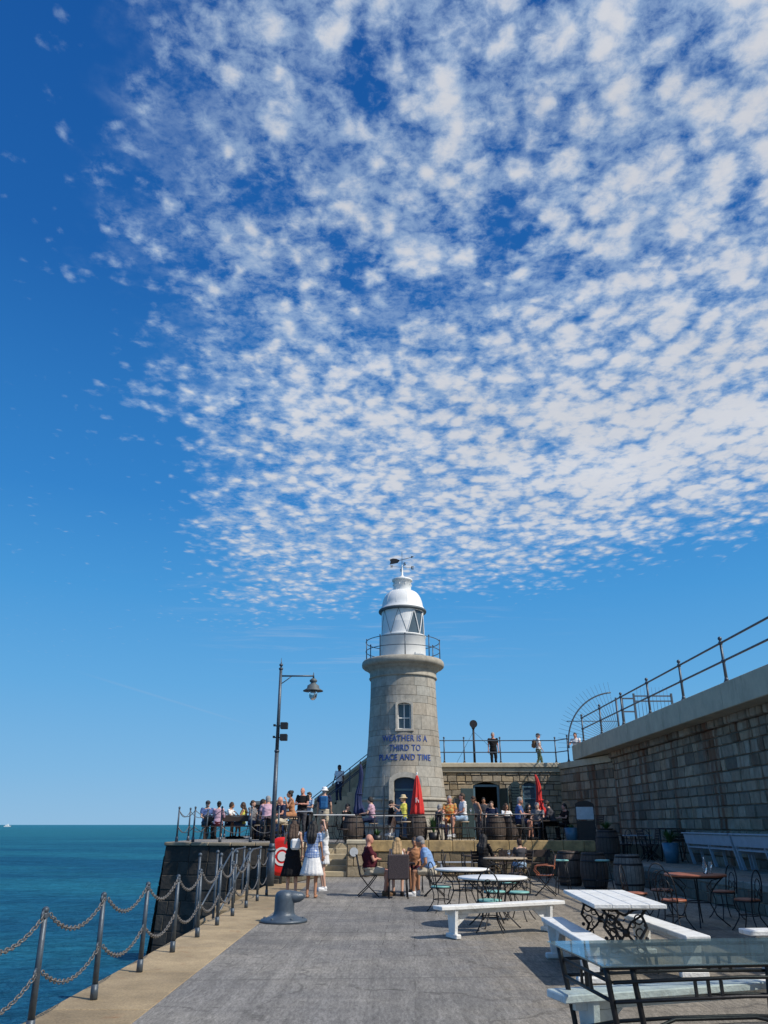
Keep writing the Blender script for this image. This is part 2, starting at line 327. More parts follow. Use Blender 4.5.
# ------------------------------------------------------------ mesh builder
class MB:
    def __init__(s): s.v = []; s.f = []; s.c = []; s.sm = []; s.mi = []; s.cur = (1, 1, 1); s.m = 0
    def face(s, idx, smooth=False): s.f.append(tuple(idx)); s.c.append(s.cur); s.sm.append(smooth); s.mi.append(s.m)
    def quad(s, a, b, c, d, smooth=False):
        n = len(s.v); s.v += [Vector(a), Vector(b), Vector(c), Vector(d)]; s.face((n, n+1, n+2, n+3), smooth)
    def box(s, c, size, rot=None, bev=0.0):
        c = Vector(c); hx, hy, hz = size[0]/2, size[1]/2, size[2]/2
        M = rot if rot is not None else Matrix.Identity(3)
        n = len(s.v)
        if bev <= 0:
            for x in (-hx, hx):
                for y in (-hy, hy):
                    for z in (-hz, hz): s.v.append(c + M @ Vector((x, y, z)))
            for q in ((0,1,3,2), (4,6,7,5), (0,4,5,1), (2,3,7,6), (0,2,6,4), (1,5,7,3)): s.face([n+i for i in q])
            return
        b = min(bev, hx*.9, hy*.9, hz*.9)
        idx = {}
        for sx in (-1, 1):
            for sy in (-1, 1):
                for sz in (-1, 1):
                    for ax in range(3):
                        p = [sx*hx, sy*hy, sz*hz]
                        sg = (sx, sy, sz)
                        for k in range(3):
                            if k != ax: p[k] -= sg[k]*b
                        idx[(sx, sy, sz, ax)] = len(s.v); s.v.append(c + M @ Vector(p))
        for ax in range(3):
            o = [k for k in range(3) if k != ax]
            for sg in (-1, 1):
                q = []
                for a, bb in ((-1,-1), (1,-1), (1,1), (-1,1)):
                    k = [0,0,0]; k[ax] = sg; k[o[0]] = a; k[o[1]] = bb; q.append(idx[(*k, ax)])
                flip = (sg == 1) != (ax == 1)
                s.face(q if flip else q[::-1])
        for ax in range(3):      # edges along ax
            o = [k for k in range(3) if k != ax]
            for a in (-1, 1):
                for bb in (-1, 1):
                    k0 = [0,0,0]; k1 = [0,0,0]; k0[ax] = -1; k1[ax] = 1
                    k0[o[0]] = k1[o[0]] = a; k0[o[1]] = k1[o[1]] = bb
                    q = [idx[(*k0, o[0])], idx[(*k1, o[0])], idx[(*k1, o[1])], idx[(*k0, o[1])]]
                    s.face(q)
        for sx in (-1, 1):
            for sy in (-1, 1):
                for sz in (-1, 1):
                    s.face([idx[(sx, sy, sz, a)] for a in range(3)])
    def ring(s, c, u, w_, r, seg, ru=None):
        n = len(s.v)
        for i in range(seg):
            a = 2*PI*i/seg; s.v.append(c + u*(math.cos(a)*r) + w_*(math.sin(a)*(ru if ru is not None else r)))
        return n
    def loft(s, rings, seg, smooth=True, cap=True, closed=False):
        k = len(rings)
        for i in range(k if closed else k-1):
            a, b = rings[i], rings[(i+1) % k]
            for j in range(seg):
                j2 = (j+1) % seg; s.face((a+j, a+j2, b+j2, b+j), smooth)
        if cap and not closed:
            s.face([rings[0]+j for j in range(seg)][::-1]); s.face([rings[-1]+j for j in range(seg)])
    def cyl(s, p0, p1, r0, r1=None, seg=10, smooth=True, cap=True):
        p0 = Vector(p0); p1 = Vector(p1); r1 = r0 if r1 is None else r1
        d = (p1-p0).normalized(); u = d.orthogonal().normalized(); w_ = d.cross(u)
        s.loft([s.ring(p0, u, w_, r0, seg), s.ring(p1, u, w_, r1, seg)], seg, smooth, cap)
    def tube(s, pts, r, seg=8, closed=False, flat=None):
        pts = [Vector(p) for p in pts]; n = len(pts)
        rs = r if hasattr(r, '__len__') else [r]*n
        rings = []; u = None
        for i, p in enumerate(pts):
            if closed: d = pts[(i+1) % n]-pts[i-1]
            else: d = pts[min(i+1, n-1)]-pts[max(i-1, 0)]
            d.normalize()
            if u is None: u = d.orthogonal().normalized()
            u = (u - d*u.dot(d)).normalized(); w_ = d.cross(u)
            rings.append(s.ring(p, u, w_, rs[i], seg))
        s.loft(rings, seg, True, True, closed)
    def lathe(s, prof, c=(0,0,0), seg=24, smooth=True, cap=False, a0=0.0, a1=2*PI):
        c = Vector(c); full = abs(a1-a0-2*PI) < 1e-6; m_ = seg if full else seg+1
        st = []
        for (r, z) in prof:
            st.append(len(s.v))
            for i in range(m_):
                a = a0+(a1-a0)*i/seg; s.v.append(c+Vector((r*math.cos(a), r*math.sin(a), z)))
        for i in range(len(prof)-1):
            for j in range(seg):
                j2 = (j+1) % m_; s.face((st[i]+j, st[i]+j2, st[i+1]+j2, st[i+1]+j), smooth)
        if cap:
            s.face([st[0]+j for j in range(m_)][::-1]); s.face([st[-1]+j for j in range(m_)])
    def ell(s, c, rx, ry, rz, seg=12, rows=8, M=None):
        c = Vector(c); M = M or Matrix.Identity(3); st = []
        for i in range(1, rows):
            t = PI*i/rows; st.append(len(s.v))
            for j in range(seg):
                a = 2*PI*j/seg; s.v.append(c+M @ Vector((rx*math.sin(t)*math.cos(a), ry*math.sin(t)*math.sin(a), -rz*math.cos(t))))
        b = len(s.v); s.v.append(c+M @ Vector((0, 0, -rz))); s.v.append(c+M @ Vector((0, 0, rz)))
        for i in range(len(st)-1):
            for j in range(seg): j2 = (j+1) % seg; s.face((st[i]+j, st[i]+j2, st[i+1]+j2, st[i+1]+j), True)
        for j in range(seg):
            j2 = (j+1) % seg; s.face((b, st[0]+j2, st[0]+j), True); s.face((b+1, st[-1]+j, st[-1]+j2), True)
    def prism(s, poly, z0, z1):
        n = len(s.v); k = len(poly)
        for z in (z0, z1):
            for p in poly: s.v.append(Vector((p[0], p[1], z)))
        s.face([n+i for i in range(k)][::-1]); s.face([n+k+i for i in range(k)])
        for i in range(k): j = (i+1) % k; s.face((n+i, n+j, n+k+j, n+k+i))
    def prismf(s, poly, f0, f1):
        """poly of 2D points mapped by two functions (front / back)"""
        n = len(s.v); k = len(poly)
        for f in (f0, f1):
            for p in poly: s.v.append(Vector(f(p)))
        s.face([n+i for i in range(k)]); s.face([n+k+i for i in range(k)][::-1])
        for i in range(k): j = (i+1) % k; s.face((n+j, n+i, n+k+i, n+k+j))
    def mesh(s, name):
        me = bpy.data.meshes.new(name); me.from_pydata([tuple(v) for v in s.v], [], s.f)
        me.polygons.foreach_set('use_smooth', s.sm)
        me.polygons.foreach_set('material_index', s.mi)
        ca = me.color_attributes.new('Col', 'FLOAT_COLOR', 'CORNER'); buf = []
        for f, c in zip(s.f, s.c): buf += [c[0], c[1], c[2], 1.0]*len(f)
        ca.data.foreach_set('color', buf)
        me.update()
        return me
    def build(s, name, m, parent=None):
        me = s.mesh(name)
        for mm in (m if isinstance(m, (list, tuple)) else [m]): me.materials.append(mm)
        o = bpy.data.objects.new(name, me); C.objects.link(o)
        if parent: o.parent = parent
        return o

def tag(o, label=None, cat=None, group=None, kind=None):
    if label: o['label'] = label
    if cat: o['category'] = cat
    if group: o['group'] = group
    if kind: o['kind'] = kind
    return o
def thing(name, label, cat, loc=(0,0,0), rz=0, group=None):
    o = bpy.data.objects.new(name, None); C.objects.link(o); o.empty_display_size = .2
    o.location = loc; o.rotation_euler = (0, 0, rz)
    return tag(o, label, cat, group)
CH = {}
def reg(root, *parts): CH[root.name] = list(parts)
def kids(o): return [x for x in C.objects if x.parent == o]
def copy_tree(o, parent=None):
    c = o.copy(); C.objects.link(c); c.parent = parent
    for ch in kids(o): copy_tree(ch, c)
    return c
def place(proto, used, loc, rz, label, group=None):
    o = proto if not used else copy_tree(proto)
    o.location = loc; o.rotation_euler = (0, 0, rz); o['label'] = label
    if group: o['group'] = group
    return o
def wx(px, Y, F=1.09): return (px-384)/770*Y*F

def blocks(mb, u0, u1, v0, v1, rowh, wr, mp, colf, holes=(), joint=.012, d=.02, nseg=1, rv=.0, rng=None, chamf=.015, jit=0.0):
    """ashlar courses: each block a raised, chamfered, individually coloured face; mp(u,v,depth)->xyz"""
    g = rng or rnd
    vs = [v0]
    while vs[-1] < v1-rowh*.5: vs.append(min(v1, vs[-1]+rowh*(1+g.uniform(-rv, rv))))
    vs[-1] = v1
    for h in holes:
        for k in (2, 3):
            if v0 < h[k] < v1:
                j = min(range(len(vs)), key=lambda i: abs(vs[i]-h[k]))
                if 0 < j < len(vs)-1: vs[j] = h[k]
                else: vs.append(h[k]); vs.sort()
    for r in range(len(vs)-1):
        a, b = vs[r], vs[r+1]
        if b-a < .03: continue
        segs = [(u0, u1)]
        for h in holes:
            if h[2] < b-.005 and h[3] > a+.005:
                ns = []
                for (p, q) in segs:
                    if h[1] <= p or h[0] >= q: ns.append((p, q)); continue
                    if h[0] > p: ns.append((p, h[0]))
                    if h[1] < q: ns.append((h[1], q))
                segs = ns
        for (p, q) in segs:
            x = p
            while x < q-.01:
                nx = x+g.uniform(*wr)*(.6 if x == p and r % 2 else 1)
                if q-nx < wr[0]*.6: nx = q
                j = joint/2; aa, bb, xa, xb = a+j, b-j, x+j, nx-j
                if xb-xa > .02 and bb-aa > .02:
                    dd = d*g.uniform(.6, 1.3); mb.cur = colf(g, x, a)
                    ns_ = max(1, nseg if nseg <= 1 else int(math.ceil((xb-xa)*nseg)))
                    us = [xa+(xb-xa)*i/ns_ for i in range(ns_+1)]
                    ui = [xa+chamf+(xb-xa-2*chamf)*i/ns_ for i in range(ns_+1)]
                    n = len(mb.v)
                    for i in range(ns_+1):
                        J = lambda: g.uniform(-jit, jit) if jit else 0
                        e0 = J()*.5; mb.v += [Vector(mp(us[i]+e0, aa+J()*.5, 0)), Vector(mp(ui[i]+J(), aa+chamf+J(), dd+J())), Vector(mp(ui[i]+J(), bb-chamf+J(), dd+J())), Vector(mp(us[i]-e0, bb+J()*.5, 0))]
                    for i in range(ns_):
                        o = n+i*4; p4 = o+4
                        mb.face((o, p4, p4+1, o+1)); mb.face((o+1, p4+1, p4+2, o+2)); mb.face((o+2, p4+2, p4+3, o+3))
                    mb.face((n, n+1, n+2, n+3)); e = n+ns_*4; mb.face((e+3, e+2, e+1, e))
                x = nx
    mb.cur = (1, 1, 1)
def tint(base, dv=.15, dh=.06):
    def f(g, u, v):
        k = 1+g.uniform(-dv, dv); h = g.uniform(-dh, dh)
        return (base[0]*k*(1+h), base[1]*k, base[2]*k*(1-h))
    return f

# ============================================================ SETTING
M_topcap = mat('weathered_edge', (.27, .225, .155), .9, var=.4, nscale=3, bump=.5, bscale=30)
ZT, ZW = 1.0, .55           # terrace level, raised walkway level
XK, XE, XW = -2.19, -3.15, 9.66

mb = MB(); mb.quad((-30000, -9000, -4.6), (30000, -9000, -4.6), (30000, 30000, -4.6), (-30000, 30000, -4.6))
tag(mb.build('sea', M_sea), kind='structure')

mb = MB(); mb.prism([(XK, -14), (7.2, -14), (7.2, 28.62), (-1.0, 28.62), (-1.0, 28.1), (-2.1, 28.1), (-2.7, 25.32), (-3.0, 25.32), (-3.0, 24.2), (XK, 22.6)], -.5, 0)
tag(mb.build('pavement', M_ground), kind='structure')
# quay edge stones, laid one by one
mb = MB(); g = random.Random(3); y = -14.0
while y < 25.3:
    L = g.uniform(1.3, 2.1); y2 = min(25.3, y+L); k = 1+g.uniform(-.2, .16); mb.cur = (.345*k, .262*k, .155*k)
    xo = XE - (.22 if y > 16.2 else 0)
    mb.box(((xo+XK)/2, (y+y2)/2, -.3+.003), (XK-xo-.012, y2-y-.022, .6), bev=.006)
    y = y2
mb.cur = (1, 1, 1)
tag(mb.build('quay_edge', M_kerb), kind='structure')
mb = MB(); mb.box(((XE+.05+7)/2, 5.6, -3.3), (7-XE-.05, 39.2, 5.4)); mb.cur = (.05, .05, .045)
q = MB()
blocks(q, -14, 25.2, -5, -.6, .45, (.8, 1.4), lambda u, v, d: (XE+.05-d, u, v), tint((.05, .048, .042), .3), rv=.1, d=.04)
w_ = thing('quay_wall', 'weed-darkened quay wall dropping to the sea below the chain fence', 'wall')
mb.build('core', M_mortar, w_); q.build('masonry', M_dark, w_)

# raised walkway along the right wall
mb = MB(); mb.prism([(7.2, -14), (9.9, -14), (9.9, 28.6), (7.2, 28.6)], 0, ZW-.12)
tag(mb.build('raised_walkway', M_ground), kind='structure')
mb = MB(); mb.prism([(7.62, -14), (9.9, -14), (9.9, 30), (7.62, 30)], ZW-.1, ZW-.004)
tag(mb.build('walkway_surface', M_ground), kind='structure')
mb = MB(); g = random.Random(5); y = -14.0
while y < 28.55:
    y2 = min(28.55, y+g.uniform(1.1, 1.8)); k = 1+g.uniform(-.12, .12); mb.cur = (.27*k, .25*k, .21*k)
    mb.box((7.4, (y+y2)/2, ZW-.07), (.46, y2-y-.012, .15), bev=.02); y = y2
mb.cur = (1, 1, 1)
tag(mb.build('walkway_kerb', M_kerb), kind='structure')
mb = MB(); blocks(mb, -14, 28.55, 0, ZW-.15, .2, (.35, .9), lambda u, v, d: (7.2-d, u, v), tint((.17, .155, .12), .3), rv=.1, d=.025)
rw = thing('low_retaining_wall', 'low rough stone face under the raised walkway kerb', 'wall'); mb.build('masonry', M_wall, rw)

# terrace
TP = [(-6.75, 26.0), (-4.6, 25.3), (-2.7, 25.3), (-2.1, 28.0), (-2.1, 29.6), (-1.0, 29.6), (-1.0, 28.6), (7.6, 28.6), (10.2, 28.6), (10.2, 39.2), (8.0, 46), (-4.9, 46), (-6.9, 42)]
mb = MB(); mb.prism(TP, -.4, ZT-.01)
tag(mb.build('terrace', M_ground), kind='structure')
mb = MB(); mb.prism([(-6.72, 26.02), (-4.6, 25.34), (-2.7, 25.34), (-2.12, 28.02), (-2.12, 32), (-4.9, 33), (-4.9, 45.9), (-6.88, 42)], ZT-.4, ZT+.1)
tag(mb.build('terrace_dais', M_ground), kind='structure')
def wallrun(name, label, pts, z0, z1, rowh, wr, base, m, dv=.2, d=.03, batter=0.0, cap=None, capm=None, seed=1):
    """stone facing along a polyline (outward = right-hand side of travel)"""
    t = thing(name, label, 'wall'); mb = MB(); cp = MB(); g = random.Random(seed)
    for (a, b) in zip(pts[:-1], pts[1:]):
        A = Vector((*a, 0)); B = Vector((*b, 0)); L = (B-A).length; dr = (B-A)/L; nrm = Vector((dr.y, -dr.x, 0))
        mp = lambda u, v, dd: A+dr*u+nrm*(dd+.004+(z1-v)*batter)+Vector((0, 0, v))
        mb.cur = (.07, .06, .05); mb.quad(mp(0, z0, -.006), mp(L, z0, -.006), mp(L, z1, -.006), mp(0, z1, -.006))
        blocks(mb, 0, L, z0, z1, rowh, wr, mp, tint(base, dv), rv=.2, d=d, rng=g, jit=.012, chamf=.018)
        if cap:
            u = 0
            while u < L-.01:
                u2 = min(L, u+g.uniform(.5, 1.3)); c_ = A+dr*((u+u2)/2)+nrm*(-.16)
                if L-u2 < .3: u2 = L; c_ = A+dr*((u+u2)/2)+nrm*(-.16)
                rot = Matrix((dr, nrm, Vector((0, 0, 1)))).transposed()
                cp.box(c_+Vector((0, 0, z1+cap/2)), (u2-u-.01, .46, cap), rot, bev=.02); u = u2
    mb.build('masonry', m, t)
    if cap: cp.build('cap_stones', capm, t)
    return t
wallrun('sea_wall', 'tall black weed-stained bastion wall rising from the sea under the left tables', [(-6.9, 42), (-6.75, 26.0), (-4.6, 25.3), (-3.1, 25.3)], -5.2, 1.0, .36, (.35, .9), (.036, .032, .026), M_dark, .35, .018, .09, .10, M_topcap, 2)
wallrun('terrace_wall', 'short dark stone wall behind the red lifebuoy case', [(-3.1, 25.3), (-2.7, 25.3), (-2.1, 28.0)], 0, .93, .3, (.4, .8), (.16, .14, .10), M_rag, .25, .03, 0, .17, M_coping, 3)
wallrun('terrace_wall', 'long stone terrace wall below the lighthouse tables with ochre lichened capping', [(-.49, 28.6), (7.2, 28.6)], 0, .75, .25, (.25, .6), (.20, .155, .095), M_rag, .3, .03, 0, .35, M_cap, 4)
wallrun('terrace_wall', 'rear outer edge wall of the terrace above the open sea', [(8.0, 46), (-4.9, 46), (-6.9, 42)], -5.2, .93, .42, (.6, 1.1), (.05, .048, .04), M_dark, .3, .05, .05, .17, M_coping, 5)
# steps up to the terrace
st = thing('terrace_steps', 'worn stone steps climbing to the terrace behind the three women', 'steps')
for k in range(6):
    mb = MB(); z = ZT*(k+1)/6 - (.003 if k == 5 else 0); mb.box((-1.70, 28.12+k*.27+.16+.35, z/2), (.94, .7+.3, z), bev=.02)
    if k == 0: mb = MB(); mb.box((-1.66, 28.10+.45, z/2), (1.2, 1.0, z), bev=.02)
    mb.build('step', M_step, st)
pier = thing('gate_pier', 'squat stone pier with a round white plaque beside the steps', 'pier')
mb = MB(); blocks(mb, -1.22, -.5, 0, 1.0, .33, (.3, .6), lambda u, v, d: (u, 28.0-d, v), tint((.34, .28, .19), .2), d=.03)
blocks(mb, 28.0, 28.6, 0, 1.0, .33, (.3, .5), lambda u, v, d: (-1.22-d, u, v), tint((.34, .28, .19), .2), d=.03)
blocks(mb, 28.0, 28.6, 0, 1.0, .33, (.3, .5), lambda u, v, d: (-.5+d, u, v), tint((.34, .28, .19), .2), d=.03)
mb.cur = (.2, .17, .12); mb.box((-.86, 28.31, .5), (.71, .6, 1.0)); mb.build('masonry', M_rag, pier)
mb = MB(); mb.box((-.86, 28.3, 1.06), (.82, .7, .14), bev=.03); mb.build('cap_stone', M_coping, pier)
mb = MB(); mb.cyl((-1.0, 27.97, .76), (-1.0, 27.93, .76), .14, seg=28); mb.build('plaque', M_poster, pier)

# ---- right harbour wall
def xwall(y): return XW if y < 34 else XW-(y-34)/5*1.2
hw = thing('harbour_wall', 'high shaded blockwork wall with rust streaks running the length of the pier', 'wall')
g = random.Random(11)
def wc(g, u, v):
    k = 1+g.uniform(-.3, .3); h = g.uniform(-.08, .08)
    if g.random() < .12: k *= .6
    return (.30*k*(1+h), .245*k, .18*k*(1-h))
mb = MB()
blocks(mb, -14, 33.99, ZW-.1, 4.20, .315, (.28, .80), lambda u, v, d: (XW-d, u, v), wc, rv=.22, d=.045, rng=g, joint=.026, jit=.012, chamf=.02)
blocks(mb, 34.01, 39.0, ZT-.1, 4.05, .335, (.35, .8), lambda u, v, d: (xwall(u)-d, u, v), wc, rv=.2, d=.045, rng=g, joint=.026, jit=.012, chamf=.02)
mb.build('masonry', M_wall, hw)
mb = MB(); mb.prism([(XW+.006, -14), (10.4, -14), (10.4, 39.4), (xwall(39.4)+.006, 39.4), (XW+.006, 34)], 0, 4.18); mb.build('core', M_mortar, hw)
mb = MB(); y = -14.0
while y < 34:        # ragged corbels under the overhang
    L = g.uniform(.3, .62); mb.cur = wc(g, 0, 0); mb.box((XW-.03, y+L/2, 4.30), (.30+g.uniform(0, .1), L-.07, .22), bev=.03); y += L
mb.build('corbel_course', M_wall, hw)
mb = MB(); mb.cur = (.6, .55, .45); mb.prism([(xwall(34)-.1, 34.02), (10.3, 34.02), (10.3, 39.0), (xwall(39)-.1, 39.0)], 4.07, 4.34); mb.build('ledge', M_coping, hw)
cpp = MB(); y = -14.0
while y < 38:
    y2 = min(38, y+3.15); cpp.box((9.6, (y+y2)/2, 4.73), (1.4, y2-y-.008, .66), bev=.015); y = y2
cpp.build('coping', M_coping, hw)
mb = MB(); mb.box((13.3, 12.5, 4.6), (6.0, 53, .7)); tag(mb.build('promenade', M_coping), kind='structure')
mb = MB(); mb.prism([(-.2, 39.3), (20, 39.3), (20, 48), (-.2, 48)], 3.6, 4.1); tag(mb.build('upper_promenade', M_coping), kind='structure')

# ---- cafe building below the promenade
cf = thing('cafe_building', 'low stone cafe front with open door and shuttered window beside the lighthouse', 'building')
YF = 39.0
DX0, DX1, DZ = 4.25, 5.5, 3.5; WX0, WX1, WZ0, WZ1 = 6.6, 7.28, 2.2, 3.5
holes = [(DX0, DX1, ZT, DZ), (WX0, WX1, WZ0, WZ1)]
g = random.Random(21)
def fc(g, u, v):
    k = 1+g.uniform(-.25, .22); h = g.uniform(-.12, .12)
    return (.34*k*(1+h*.5), .275*k, .185*k*(1-h))
mb = MB(); blocks(mb, .3, 8.5, ZT, 3.92, .26, (.28, .62), lambda u, v, d: (u, YF-d, v), fc, holes, rv=.3, d=.05, rng=g, joint=.024, jit=.012, chamf=.018)
mb.build('masonry', M_rag, cf)
mb = MB()
for (a, b, c_, d_) in ((.3, DX0, ZT, 3.9), (DX1, WX0, ZT, 3.9), (WX1, 8.6, ZT, 3.9), (DX0, DX1, DZ, 3.9), (WX0, WX1, WZ1, 3.9), (WX0, WX1, ZT, WZ0)):
    mb.box(((a+b)/2, YF+.206, (c_+d_)/2), (b-a, .4, d_-c_))
mb.build('wall_core', M_mortar, cf)
mb = MB()
mb.box((4.4, YF+.1, 4.25), (8.4, .62, .22), bev=.03); mb.box((4.4, YF+.12, 4.03), (8.3, .46, .21), bev=.02)
mb.build('cornice', M_coping, cf)
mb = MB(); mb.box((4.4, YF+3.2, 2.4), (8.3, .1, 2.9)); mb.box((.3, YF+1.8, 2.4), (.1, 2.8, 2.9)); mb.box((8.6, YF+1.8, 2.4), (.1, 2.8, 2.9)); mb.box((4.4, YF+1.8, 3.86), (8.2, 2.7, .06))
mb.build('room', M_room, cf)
def arch_pts(x0, x1, z0, z1, rise, n=8):
    pts = [(x0, z0), (x1, z0)]
    for i in range(n+1):
        t = i/n; x = x1+(x0-x1)*t; pts.append((x, z1-rise+rise*math.sin(PI*t)))
    return pts
# spandrels give the openings their arched heads
for (x0, x1, zt, rise) in ((DX0, DX1, DZ, .16), (WX0, WX1, WZ1, .12)):
    mb = MB(); mb.cur = (.42, .33, .2)
    for i in range(8):
        a = x0+(x1-x0)*i/8; b = x0+(x1-x0)*(i+1)/8; za = zt-rise+rise*math.sin(PI*i/8); zb = zt-rise+rise*math.sin(PI*(i+1)/8)
        mb.prismf([(a, za), (b, zb), (b, zt+.02), (a, zt+.02)], lambda p: (p[0], YF+.02, p[1]), lambda p: (p[0], YF+.3, p[1]))
    mb.build('arch_head', M_rag, cf)
mb = MB(); y_ = YF+.15
for (x, wd) in ((DX0+.05, .1), (DX1-.05, .1)): mb.box((x, y_, (ZT+3.4)/2), (wd, .1, 3.4-ZT))
mb.box(((DX0+DX1)/2, y_, 3.33), (DX1-DX0-.15, .09, .1)); mb.build('door_frame', M_frame, cf)
def leaf(x, yaw, w2, h, z, m, name='door'):
    o = MB(); o.box((w2/2, 0, h/2), (w2, .05, h), bev=.008)
    for k in range(3): o.box((w2/2, -.035, .35+k*(h-.5)/2.2), (w2*.75, .02, (h-.6)/3), bev=.006)
    ob = o.build(name, m, cf); ob.location = (x, YF-.06, z); ob.rotation_euler = (0, 0, yaw)
    return ob
leaf(DX0-.02, R(197), .62, 2.15, ZT+.05, M_green); leaf(DX1+.02, R(-62), .62, 2.15, ZT+.05, M_green)
wf = MB()
for x in (WX0+.04, WX1-.04): wf.box((x, YF+.12, (WZ0+WZ1)/2-.03), (.08, .09, WZ1-WZ0-.12))
for z in (WZ0+.04, 2.75, 3.28): wf.box(((WX0+WX1)/2, YF+.118, z), (WX1-WX0-.1, .08, .06))
wfo = wf.build('window_frame', M_frame, cf)
mb = MB(); mb.box(((WX0+WX1)/2, YF+.15, (WZ0+WZ1)/2), (WX1-WX0-.02, .02, WZ1-WZ0)); mb.build('pane', M_glass, wfo)
mb = MB(); mb.box(((WX0+WX1)/2, YF-.03, WZ0-.05), (.9, .22, .1), bev=.015); mb.build('sill', M_coping, cf)
for x0, x1, yw in ((6.05, 6.46, 0),):
    mb = MB(); pts = arch_pts(x0, x1, 1.75, 3.52, .10)
    mb.prismf(pts, lambda p: (p[0], YF-.12, p[1]), lambda p: (p[0], YF-.07, p[1]))
    for k in range(12): mb.box(((x0+x1)/2, YF-.13, 1.9+k*.125), (.36, .03, .05))
    mb.build('shutter', M_green, cf)
mb = MB(); mb.box((3.55, YF-.07, 2.55), (.52, .03, .4), bev=.004); mb.build('notice_board', M_lead, cf)

# ---- staircase up to the promenade, left of the lighthouse
sc_ = thing('promenade_stairs', 'long stone staircase with solid parapet rising behind the lighthouse', 'staircase')
SL = 3.1/4.05
def sz(x): return ZT+(x+4.1)*SL
mb = MB(); n = 17
for k in range(n):
    x0 = -4.1+k*4.05/n; z = ZT+(k+1)*3.1/n
    mb.box((x0+4.05/n/2+.02, 38.75, (ZT+z)/2), (4.05/n+.03, 1.46, z-ZT), bev=.01)
mb.build('step', M_step, sc_)['label'] = 'flight of stone steps seen from the side'
mb = MB()
pp = [(-5.0, ZT), (.3, ZT), (.3, sz(.0)+1.0), (-.3, sz(-.3)+1.0), (-4.3, sz(-4.3)+1.02), (-5.0, ZT+.6)]
mb.cur = (.46, .38, .26); mb.prismf(pp, lambda p: (p[0], 39.5, p[1]), lambda p: (p[0], 39.8, p[1]))
blocks_m = MB()
mb.build('parapet', M_rag, sc_)
mb = MB(); A = Vector((-4.5, 39.65, sz(-4.5)+1.1)); B = Vector((-.2, 39.65, sz(-.2)+1.08)); dr = (B-A).normalized(); rot = Matrix((dr, Vector((0, 1, 0)), dr.cross(Vector((0, 1, 0))))).transposed()
mb.box((A+B)/2, ((B-A).length, .42, .13), rot, bev=.02); mb.build('parapet_cap', M_coping, sc_)
mb = MB()
for x in (-3.9, -2.7, -1.6, -.5):
    mb.cyl((x, 38.05, sz(x)+.1), (x, 38.05, sz(x)+1.15), .022)
for h in (1.15, .65): mb.tube([(-4.05, 38.05, sz(-4.05)+h), (-.3, 38.05, sz(-.3)+h)], .02)
mb.tube([(-4.05, 39.44, sz(-4.05)+.85), (-.3, 39.44, sz(-.3)+.85)], .02)
mb.build('handrail', M_rail, sc_)

# ============================================================ LIGHTHOUSE
LX, LY = .91, 37.0
lh = thing('lighthouse', 'round grey granite lighthouse with white lantern and blue lettering', 'lighthouse', (LX, LY, 0))
PR = [(1.1, 2.08), (1.9, 1.98), (2.57, 1.89), (3.3, 1.80), (4.1, 1.715), (5.0, 1.65), (5.9, 1.60), (6.7, 1.56), (7.3, 1.54), (8.0, 1.53)]
def lr(z):
    if z <= PR[0][0]: return PR[0][1]
    for (a, ra), (b, rb) in zip(PR[:-1], PR[1:]):
        if z <= b: return ra+(rb-ra)*(z-a)/(b-a)
    return PR[-1][1]
def lmap(u, v, d):      # u = angle*2 from the front, positive to the right
    a = -PI/2+u/2; r = lr(v)+d
    return (r*math.cos(a), r*math.sin(a), v)
g = random.Random(31)
def gc(g, u, v):
    k = 1+g.uniform(-.13, .13); h = g.uniform(-.05, .05)
    return (.365*k*(1+h), .335*k, .28*k*(1-h))
wa = .30/1.58*2; da = .46/1.88*2
mb = MB()
blocks(mb, -2*PI, 2*PI, ZT+.0, 8.0, .44, (.75, 1.5), lmap, gc, [(-wa, wa, 5.55, 6.72), (-da, da, ZT, 3.52)], rv=.06, d=.007, nseg=4, rng=g, joint=.011, chamf=.007)
mb.build('granite_courses', M_granite, lh)
mb = MB(); mb.lathe([(lr(z)-.006, z) for z in [1.0]+[1.1+.3*i for i in range(24)]], seg=72, a0=-PI/2+da/2, a1=-PI/2-da/2+2*PI)
mb.lathe([(lr(z)-.006, z) for z in [3.52, 4, 4.6, 5.2, 5.55]], seg=8, a0=-PI/2-da/2, a1=-PI/2+da/2)
mb.lathe([(lr(z)-.006, z) for z in [6.72, 7.3, 8.0]], seg=8, a0=-PI/2-da/2, a1=-PI/2+da/2)
for s_ in (-1, 1):
    a, b = sorted((-PI/2+s_*wa/2, -PI/2+s_*da/2)); mb.lathe([(lr(z)-.006, z) for z in [5.55, 6.1, 6.72]], seg=3, a0=a, a1=b)
mb.build('shaft_core', M_mortar, lh)
mb = MB(); mb.cur = (.37, .34, .28)
for z, dr_, h in ((2.62, .07, .10), (2.18, .05, .09), (1.55, .10, .14)):
    for a0, a1 in ((-PI/2+.3, 3*PI/2-.3),): mb.lathe([(lr(z)-.05, z-h/2), (lr(z)+dr_, z-h/2), (lr(z)+dr_, z+h/2), (lr(z)-.05, z+h/2+.03)], seg=80, a0=a0, a1=a1)
mb.build('plinth_band', M_granite, lh)
mb = MB(); mb.cur = (.37, .335, .27)
mb.lathe([(1.5, 7.95), (1.60, 7.97), (1.62, 8.03), (1.58, 8.06), (1.585, 8.33), (1.66, 8.36), (1.72, 8.42), (1.74, 8.48), (1.88, 8.50), (1.95, 8.56), (1.97, 8.66), (1.95, 8.77), (1.90, 8.83), (1.0, 8.87)], seg=80)
mb.build('gallery', M_granite, lh)
